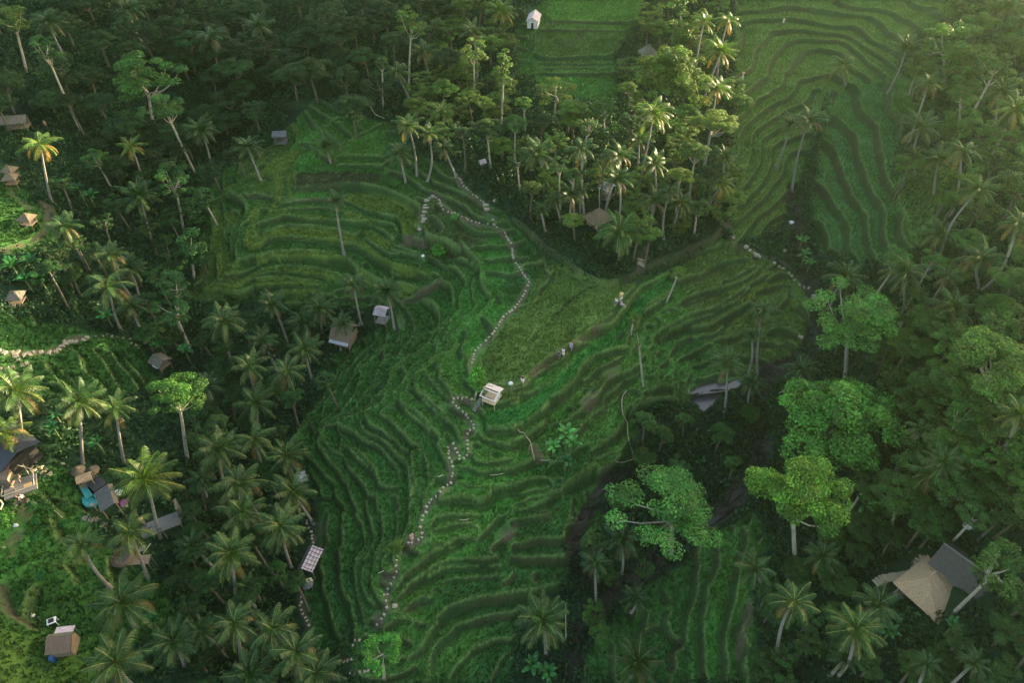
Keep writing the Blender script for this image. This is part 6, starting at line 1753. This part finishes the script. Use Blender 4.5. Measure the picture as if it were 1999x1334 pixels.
MB().tube([(0, 0, -.1), (0, 0, .1), (0, 0, .45), (0, 0, .8), (0, 0, .85)], np.array([.27, .3, .32, .3, .26]), 14).build("body", M['blue'], root); MB().tube([(0, 0, .86), (0, 0, .9)], .22, 12).build("lid", M['blue'], root)
g = spot(101, 1214, .6); root = empty("white_table", g, R(25), "square white table in grass above the brown ribbed-roof hut", "table")
MB().box((0, 0, .7), (.9, .7, .06)).build("table_top", M['white'], root)
for a in (-1, 1):
    for b_ in (-1, 1): MB().box((a * .4, b_ * .3, .28), (.06, .06, .78)).build("leg", M['white'], root)
MB().box((0, 0, .80), (.5, .4, .12)).build("tray", M['void'], root)

for nm, k in (("thatched_hut", .62), ("thatched_hut.001", .62), ("thatched_hut.002", .66), ("mossy_hut", .62), ("tin_patched_hut", .62), ("long_thatched_hut", .76), ("tiled_hut", .70), ("ridge_hut", .82), ("tin_shed", .84), ("small_pavilion", .8), ("tarp_hut", .75), ("thatched_hall", .93), ("terrace_cafe", .8), ("pinkish_shelter", .8)):
    bpy.data.objects[nm].scale = (k, k, k)

# ------------------------------------------------------------------ stepping stones
def stones(name, runs, gap, size, mat, label, group, hgt=.12, cat="stepping stone"):
    v = [(-.5, -.5, 0), (.5, -.5, 0), (.5, .5, 0), (-.5, .5, 0)]
    rr_ = np.random.default_rng(len(label)); ms_ = []
    for k in range(4):
        m = MB(); b4 = [(x * (1 + rr_.uniform(-.12, .12)), y * (1 + rr_.uniform(-.12, .12))) for x, y, _ in v]
        t = [(x * .9, y * .9, hgt) for x, y in b4]; lo = [(x, y, -.25) for x, y in b4]; md = [(x, y, hgt - .03) for x, y in b4]
        for i in range(4): j = (i + 1) % 4; m.poly([lo[i], lo[j], md[j], md[i]]); m.poly([md[i], md[j], t[j], t[i]])
        m.poly(t)
        me = bpy.data.meshes.new(name); me.from_pydata(m.v, [], m.f); me.materials.append(mat); ms_.append(me)
    k = 0
    for run in runs:
        w = np.array([ground(a, b_)[:2] for a, b_ in run]); s = smooth_poly(w, .04)
        L = np.concatenate([[0], np.cumsum(np.linalg.norm(np.diff(s, axis=0), axis=1))])
        for d_ in np.arange(0, L[-1], gap):
            d_ = min(max(d_ + rng.uniform(-.16, .16) * gap, 0), L[-1])
            if rng.random() < .05: continue
            i = min(np.searchsorted(L, d_), len(s) - 2); dv = s[i + 1] - s[i]
            p = s[i] + rng.uniform(-.11, .11, 2)
            o = link(name, ms_[k % 4], loc=(p[0], p[1], float(gz(p[0], p[1])) + .03), rot=(rng.uniform(-.05, .05), rng.uniform(-.05, .05), math.atan2(dv[1], dv[0]) + rng.uniform(-.2, .2)), scale=(size[0] * rng.uniform(.72, 1.22), size[1] * rng.uniform(.72, 1.22), 1))
            tag(o, label, cat, group); k += 1
S = M['stone']
stones("stepping_stone", [[(985,454),(998,478),(1003,500),(1012,520),(1022,535),(1031,550),(1029,560),(1022,577),(1012,592),(1003,603),(985,618),(975,632),(965,648),(950,664),(935,680),(926,690),(922,705),(921,716)]], .60, (.25, .32), S, "pale square stepping stone on the ridge path along the big field", "stepping stones of the ridge path beside the big field")
stones("stepping_stone", [[(846,381),(856,390),(865,405),(880,415),(905,425),(930,434),(950,436),(960,436)], [(890,339),(908,364),(930,384),(948,399)], [(963,425),(965,436),(975,446)]], .66, (.25, .32), S, "pale stepping stone on the paths curving above the bowl's right side", "stepping stones of the upper paths")
stones("stair_step", [[(845,383),(833,394),(830,415),(826,435),(820,447)]], .75, (.45, .95), M['flagstone'], "wide stone stair step descending at the bowl's right edge", "stair steps at the bowl's right edge", cat="stair step")
stones("stair_step", [[(948,400),(951,417)]], .8, (.5, .8), M['flagstone'], "broad stone stair step where the two upper paths meet", "stair steps at the upper path junction", cat="stair step")
stones("stepping_stone", [[(935,791),(930,783),(918,779),(905,777),(893,775),(886,782),(887,790),(897,800),(910,812),(922,825),(927,833),(915,842),(911,850),(914,862),(914,880),(912,890),(905,896),(898,897),(894,885),(889,872),(882,866),(876,870),(875,880),(878,895),(882,910),(882,930),(880,945)]], .58, (.25, .32), S, "white stepping stone on the looping path just below the pale ridge hut", "stepping stones of the loops below the ridge hut")
stones("stepping_stone", [[(880,945),(870,950),(860,960),(845,973),(835,985),(832,1000),(828,1006),(824,1020),(822,1035),(825,1048),(815,1055),(800,1061),(793,1064)]], .60, (.25, .32), S, "white stepping stone on the straight ridge descent above the lime shrub", "stepping stones of the ridge descent")
stones("stepping_stone", [[(785,1079),(775,1090),(772,1100),(775,1115),(768,1130),(760,1145),(757,1155),(755,1165),(751,1163),(754,1180),(755,1190),(750,1203),(738,1215),(733,1217)], [(704,1251),(692,1252),(690,1263)]], .62, (.25, .32), S, "white stepping stone on the lowest ridge path below the lime shrub", "stepping stones of the lowest ridge path")
stones("stepping_stone", [[(665,1300),(670,1292),(690,1287)], [(685,1316),(705,1313),(725,1312),(735,1316)]], .5, (.3, .34), M['flagstone'], "dull stepping stone at the bottom edge beside the vivid green tree", "dull stepping stones at the bottom edge")
stones("stepping_stone", [[(598,1017),(603,1030),(609,1045),(611,1060),(611,1072)], [(588,1165),(587,1180),(588,1193),(592,1204),(600,1215),(606,1228),(608,1242),(607,1255),(603,1270)]], .55, (.25, .32), S, "pale stepping stone on the gully path above and below the long tin shed", "stepping stones of the gully path")
stones("stepping_stone", [[(1430,459),(1435,472)], [(1455,482),(1470,492),(1485,500)], [(1512,513),(1530,525),(1545,540),(1555,552),(1565,558),(1580,564),(1588,572),(1592,590)], [(1570,650),(1560,662)]], .85, (.42, .6), M['flagstone'], "rough stepping stone on the track crossing toward the stream gully", "stepping stones toward the stream gully")
stones("stone_step", [[(0,683),(12,690),(25,689),(37,689),(50,695),(65,688),(85,688),(105,689),(115,685),(125,672),(135,667)], [(28,692),(33,703),(40,711)], [(0,719),(20,719),(40,714),(53,711)], [(125,666),(145,667),(160,665),(168,658)]], .72, (.42, .75), M['stone'], "pale stone step on the branching paths of the left slope", "stone steps of the left slope paths", cat="stone step")
stones("stone_step", [[(190,657),(207,655),(225,658),(245,660),(260,664)], [(255,670),(268,676),(278,684)], [(385,746),(400,746),(418,746)], [(520,703),(535,695),(543,690)]], .62, (.3, .4), M['stone'], "small pale stone step on the shaded path east of the left slope", "stone steps of the shaded left path", cat="stone step")
stones("wooden_step", [[(60,912),(70,917)], [(76,916),(85,923),(97,932)]], .62, (.3, 1.1), M['bamboo'], "wide wooden step descending right of the black hall", "wooden steps by the black hall", cat="step")
stones("flagstone", [[(161,1007),(175,1010),(188,1014),(198,1017),(207,1022),(213,1030),(217,1038)], [(163,1011),(177,1015),(190,1020),(200,1024),(208,1031)], [(30,985),(45,978),(60,982)], [(52,990),(62,985),(70,980)]], .62, (.55, .55), M['flagstone'], "irregular flagstone on the path between turquoise deck and nest deck", "flagstones below the turquoise deck")
stones("stone_stair", [[(1253,508),(1249,518),(1246,526)]], .6, (.3, 1.1), M['flagstone'], "dark stone stair climbing from the brown channel into the wood", "stone stairs into the wood", cat="stair step")
stones("terrace_stone", [[(2,600),(10,598),(22,597),(35,596),(50,595)]], .5, (.4, .4), M['flagstone'], "grey edging stone below the mossy hut", "edging stones below the mossy hut", cat="stone")

# ------------------------------------------------------------------ bamboo pipes, poles and other small things
def pole(name, pxs, r, mat, label, off=.25, cat="pipe"):
    w = [ground(a, b_) for a, b_ in pxs]
    s = smooth_poly([q[:2] for q in w], .3); z = np.array([float(gz(p[0], p[1])) for p in s])
    z = np.maximum(z, np.convolve(np.pad(z, 5, mode='edge'), np.ones(11) / 11, 'valid')) + off
    g = (s[0][0], s[0][1], z[0])
    m = MB().tube([(p[0] - g[0], p[1] - g[1], q - g[2]) for p, q in zip(s, z)], r, 6)
    tag(m.build(name, mat, None, loc=g), label, cat)
pole("water_pipe", [(1223,765),(1214,780),(1216,812),(1222,835),(1227,860),(1234,885),(1249,910)], .06, M['stone'], "long thin pale pipe curving down the eastern terraces")
pole("water_pipe", [(1010,840),(1027,855),(1035,870),(1042,893),(1043,902)], .06, M['stone'], "bent pale pipe from the bright strip down to the banana clump")
pole("water_pipe", [(956,930),(968,930),(982,928)], .055, M['stone'], "short white pipe lying on a terrace edge below the ridge hut")
pole("water_pipe", [(897,1017),(906,1018),(916,1017)], .05, M['stone'], "short white pipe on the terraces right of the ridge descent")
pole("water_pipe", [(1055,901),(1072,902)], .06, M['stone'], "short pale pipe at the foot of the banana clump")
pole("water_pipe", [(1200,901),(1218,905),(1237,899)], .06, M['stone'], "pale pipe bent like a bow beside the long thin pipe")
pole("fallen_branch", [(1285,870),(1302,866)], .07, M['bark'], "pale broken branch on the dark bank above the broad low tree", cat="branch")
pole("fallen_branch", [(1380,845),(1398,837)], .07, M['bark'], "pale fallen branch slanting in the stream thicket", cat="branch")
pole("bamboo_stick", [(740,1124),(750,1117)], .05, M['bamboo'], "bamboo stick lying by the dirt pocket of the lower ridge path", cat="stick")
pole("bamboo_stick", [(855,934),(866,930)], .05, M['bamboo'], "bamboo stick on the west terraces beside the ridge descent", cat="stick")
pole("fallen_branch", [(724,219),(735,235),(752,243)], .06, M['bark'], "dead curved branch hanging at the bowl's upper right rim", off=1.2, cat="branch")
pole("log", [(107,1000),(118,1008),(125,1017)], .08, M['bark'], "pale bent log on the bank below the turquoise deck", cat="log")
pole("bamboo_stick", [(17,1019),(25,1006),(30,1001)], .06, M['bamboo'], "bamboo stick leaning on bushes at the lower left", cat="stick")
pole("fallen_branch", [(1518,775),(1535,762)], .08, M['bark'], "silvery broken trunk left of the dense pyramid tree", off=.6, cat="branch")
pole("fallen_branch", [(1906,1150),(1918,1125),(1932,1112)], .1, M['bark'], "pale branch leaning against the dark tiled house", off=1.4, cat="branch")
g = ground(1105, 1252); root = empty("thin_pole", g, 0, "thin upright pale pole beside the star-shaped bottom palm", "pole")
top = CAM + ray(1104, 1180) * ((g[1] - CAM[1]) / ray(1104, 1180)[1]); MB().tube([(0, 0, -.3), tuple((top - g) * .5), tuple(top - g)], np.array([.06, .05, .04]), 6).build("shaft", M['bamboo'], root)
m = MB()
for k in range(5): m.grid((0, 0, 0), (.1, .05, .1), (.45 * math.cos(k * 1.3), .45 * math.sin(k * 1.3), -.5), (.3 * math.cos(k * 1.3 + .4), .3 * math.sin(k * 1.3 + .4), -.2), 1, 1)
m.build("leaf_tuft", flat_mat("tuft_green", (.05, .10, .03)), root, loc=tuple(top - g))
g = ground(1170, 408); root = empty("thin_pole", g, 0, "slim pole rising from the brown thatched house in the wood", "pole")
top = CAM + ray(1170, 368) * ((g[1] - CAM[1]) / ray(1170, 368)[1]); MB().tube([(0, 0, -.3), tuple(top - g)], .06, 6).build("shaft", M['bamboo'], root)

def lump(name, px, py, size, mat, label, cat):
    r = np.random.default_rng(px); g = spot(px, py, size * .4)
    bm = bmesh.new(); bmesh.ops.create_icosphere(bm, subdivisions=2, radius=1)
    for v in bm.verts:
        v.co *= 1 + r.uniform(-.16, .16); v.co.x *= size * .6; v.co.y *= size * .5; v.co.z = v.co.z * size * .42 + size * .28
    me = bpy.data.meshes.new(name); bm.to_mesh(me); bm.free(); me.materials.append(mat)
    tag(link(name, me, loc=tuple(g)), label, cat)
lump("white_sack", 1545, 433, .75, M['white'], "white sack at the edge of the dark stream gully", "sack")
lump("white_sack", 997, 748, .55, M['white'], "whitish bundle on the field bund right of the ridge hut", "bundle")
lump("grey_bundle", 705, 632, .7, M['tin'], "pale grey bundle at the foot of the white palm trunk", "bundle")
lump("boulder", 1893, 1026, 1.0, M['white_wall'], "pale boulder on bare ground above the dark tiled house", "boulder")
lump("boulder", 1532, 482+7, .6, M['flagstone'], "brownish boulder at the foot of the eastern track", "boulder")
lump("white_sack", 30, 1026, .5, M['white'], "white bag dropped on the bare earth track at the lower left", "bag")
lump("white_sack", 62, 1202, .45, M['white'], "small white bag in grass near the square white table", "bag")
lump("white_sack", 826, 499, .5, M['white'], "white bag on the dirt below the stairs", "bag")
lump("boulder", 1457, 481, .8, M['flagstone'], "pale rock where the track leaves the terraces", "boulder")
lump("boulder", 1476, 497, .9, M['stone'], "larger pale rock on the track above the stream gully", "boulder")
lump("boulder", 770, 1183, .6, M['flagstone'], "flat pale rock on the dirt pocket low on the ridge path", "boulder")
lump("boulder", 967, 391, .7, M['flagstone'], "pale broken rocks right of the upper path junction", "boulder")
lump("boulder", 5, 1073, .6, M['flagstone'], "pale rock at the left margin beside the bright bush", "boulder")
# ------------------------------------------------------------------ people
SKIN = flat_mat("skin", (.42, .25, .17), .6)
HAIR = flat_mat("hair", (.02, .016, .013), .6)
def skinned(name, verts, edges, radii, mat, parent):
    me = bpy.data.meshes.new(name); me.from_pydata(verts, edges, []); me.materials.append(mat)
    o = link(name, me, parent)
    md = o.modifiers.new("skin", 'SKIN')
    for i, r in enumerate(radii): me.skin_vertices[0].data[i].radius = (r if isinstance(r, tuple) else (r, r))
    me.skin_vertices[0].data[0].use_root = True
    o.modifiers.new("smooth", 'SUBSURF').render_levels = 1
    return o
def person(px, py, yaw, label, top, bottom, pose='stand', hat=None, group=None, off=0.0, hair=HAIR, skirt=False, arm=0.0):
    g = ground(px, py); root = empty("person", (g[0], g[1], float(gz(g[0], g[1])) + off), R(yaw), label, "person", group)
    hz = .92 if pose != 'sit' else .30
    st = .16 if pose == 'walk' else .0
    if pose == 'sit':
        hipL, kneeL, ankL, toeL = (-.10, 0, hz), (-.14, -.42, hz + .12), (-.12, -.62, .06), (-.12, -.78, .03)
        hipR, kneeR, ankR, toeR = (.10, 0, hz), (.16, -.40, hz + .10), (.12, -.58, .06), (.12, -.74, .03)
    else:
        hipL, kneeL, ankL, toeL = (-.09, 0, hz - .04), (-.10, -.04 - st, .50), (-.10, st, .08), (-.11, st - .17, .03)
        hipR, kneeR, ankR, toeR = (.09, 0, hz - .04), (.10, -.04 + st * .3, .50), (.10, -st * 1.4, .08), (.11, -st * 1.4 - .17, .03)
    b = hz
    sh = b + .50
    V = [(0, 0, b), (0, .01, b + .24), (0, 0, sh - .06), (0, -.01, sh + .06), (0, -.02, sh + .13), (0, -.03, sh + .24), (0, -.03, sh + .32),
         (-.19, 0, sh - .04), (-.25, .02 + arm * .1, sh - .30), (-.22, -.12 - arm * .15, sh - .52 + arm * .2), (.19, 0, sh - .04), (.25, .03, sh - .30), (.23, -.10 - arm * .3, sh - .52 + arm * .45),
         hipL, kneeL, ankL, toeL, hipR, kneeR, ankR, toeR]
    E = [(0, 1), (1, 2), (2, 3), (3, 4), (4, 5), (5, 6), (2, 7), (7, 8), (8, 9), (2, 10), (10, 11), (11, 12), (0, 13), (13, 14), (14, 15), (15, 16), (0, 17), (17, 18), (18, 19), (19, 20)]
    Rr = [(.15, .11), (.13, .10), (.16, .11), .055, .075, (.085, .10), (.06, .07), .065, .045, .032, .065, .045, .032, .085, .062, .042, .035, .085, .062, .042, .035]
    body = skinned("body", V, E, Rr, SKIN, root)
    k = 1.16
    skinned("shirt", [V[0], V[1], V[2], V[7], ((V[7][0] + V[8][0]) / 2, .01, (V[7][2] + V[8][2]) / 2), V[10], ((V[10][0] + V[11][0]) / 2, .01, (V[10][2] + V[11][2]) / 2)],
            [(0, 1), (1, 2), (2, 3), (3, 4), (2, 5), (5, 6)], [(.165 * k, .125 * k), (.145 * k, .115 * k), (.165 * k, .12 * k), .08, .062, .08, .062], top, root)
    if skirt:
        skinned("skirt", [(0, 0, b + .06), (0, -.02, b - .3), (0, -.02, max(.12, b - .62))], [(0, 1), (1, 2)], [(.18, .14), (.23, .19), (.26, .22)], bottom, root)
    else:
        mid = lambda p, q, t: tuple(p[i] * (1 - t) + q[i] * t for i in range(3))
        skinned("trousers", [(0, 0, b + .02), V[13], V[14], mid(V[14], V[15], .7), V[17], V[18], mid(V[18], V[19], .7)], [(0, 1), (1, 2), (2, 3), (0, 4), (4, 5), (5, 6)], [(.18, .135), .105, .078, .06, .105, .078, .06], bottom, root)
    skinned("hair", [(0, .02, sh + .17), (0, .005, sh + .29), (0, -.02, sh + .36)], [(0, 1), (1, 2)], [(.085, .07), (.105, .105), (.07, .075)], hair, root)
    if hat is not None:
        m = MB()
        n_ = 16
        for q in range(n_):
            a0, a1 = q * 2 * math.pi / n_, (q + 1) * 2 * math.pi / n_
            for r0, z0, r1, z1 in ((.30, .27, .13, .31), (.13, .31, .10, .42), (.10, .42, .0, .43)):
                m.poly([(r0 * math.cos(a0), r0 * math.sin(a0) - .02, sh + z0), (r0 * math.cos(a1), r0 * math.sin(a1) - .02, sh + z0), (r1 * math.cos(a1), r1 * math.sin(a1) - .02, sh + z1), (r1 * math.cos(a0), r1 * math.sin(a0) - .02, sh + z1)])
        m.build("hat", hat, root)
    return root
C_ = lambda n, c: flat_mat(n, c)
white_c, black_c, pink_c, straw_c, tan_c, lilac_c, grey_c, orange_c = C_("white_cloth", (.75, .72, .70)), C_("black_cloth", (.02, .02, .025)), C_("pink_cloth", (.62, .34, .36)), C_("straw", (.55, .40, .18)), C_("tan_cloth", (.48, .30, .18)), C_("lilac_cloth", (.42, .34, .46)), C_("grey_cloth", (.12, .12, .14)), C_("orange_cloth", (.55, .22, .08))
person(1211, 590, 20, "person in tan top and straw hat standing on the corner of the big field", tan_c, white_c, 'stand', straw_c, arm=.6)
person(1203, 592, -30, "person in white shirt crouching beside the person with straw hat", white_c, grey_c, 'sit')
person(1212, 597, 60, "person in lilac clothes seated low on the bank of the big field", lilac_c, lilac_c, 'sit')
person(1020, 749, 150, "person in dark top and white trousers on the field edge by the ridge hut", black_c, white_c, 'walk')
person(1091, 701, 160, "person in black clothes first in the row on the field edge path", black_c, grey_c, 'walk')
person(1099, 696, 150, "person in white dress in the middle of the row on the field edge path", white_c, white_c, 'walk', skirt=True)
person(1114, 684, 150, "person in lilac top last in the row on the field edge path", lilac_c, lilac_c, 'walk')
person(805, 1056, 30, "person in pink standing on the bare earth above the lime shrub", pink_c, pink_c, 'stand', skirt=True)
person(1448, 158, 70, "person in white walking on the valley terraces beside the wood", white_c, white_c, 'walk', straw_c)
person(1527, 52, 20, "person in white working on the highest valley terraces", white_c, grey_c, 'stand', straw_c)
person(690, 664, 0, "person in white standing by the thatched hut in the gully", white_c, white_c, 'stand')
person(284, 1028, -20, "person in a straw sunhat and orange top at the lookout deck's entrance", orange_c, tan_c, 'stand', straw_c)
person(51, 982, 40, "person in white shirt on the flagstones below the terrace café", white_c, black_c, 'walk')
person(43, 984, -30, "person in black clothes on the flagstones below the terrace café", black_c, grey_c, 'stand')
person(33, 965, 10, "person in pinkish top sitting on the terrace café floor", pink_c, grey_c, 'sit', off=.55)
person(93, 252, 30, "person in orange beside the golden palm on the upper left slope", orange_c, tan_c, 'stand')

# ------------------------------------------------------------------ the air: one even box of haze round the valley and the camera
HAZE = 0.000108
hm = bpy.data.materials.new("haze"); hm.use_nodes = True
nt = hm.node_tree
for n_ in list(nt.nodes): nt.nodes.remove(n_)
out = nt.nodes.new("ShaderNodeOutputMaterial")
pv = nt.nodes.new("ShaderNodeVolumePrincipled")
pv.inputs["Color"].default_value = (.66, .95, .62, 1)
pv.inputs["Density"].default_value = HAZE
pv.inputs["Anisotropy"].default_value = 0.72
nt.links.new(pv.outputs[0], out.inputs["Volume"])
x0, x1, y0, y1, z0, z1 = -1030, 1040, -960, 1040, -200, 90
hv = [(x, y, z) for z in (z0, z1) for y in (y0, y1) for x in (x0, x1)]
hf = [(0, 2, 3, 1), (4, 5, 7, 6), (0, 1, 5, 4), (2, 6, 7, 3), (0, 4, 6, 2), (1, 3, 7, 5)]
hme = bpy.data.meshes.new("haze"); hme.from_pydata(hv, [], hf); hme.materials.append(hm)
tag(link("haze", hme), "pale hazy air filling the valley", "haze", kind="stuff")
scene.cycles.volume_step_rate = 4
scene.cycles.volume_max_steps = 64
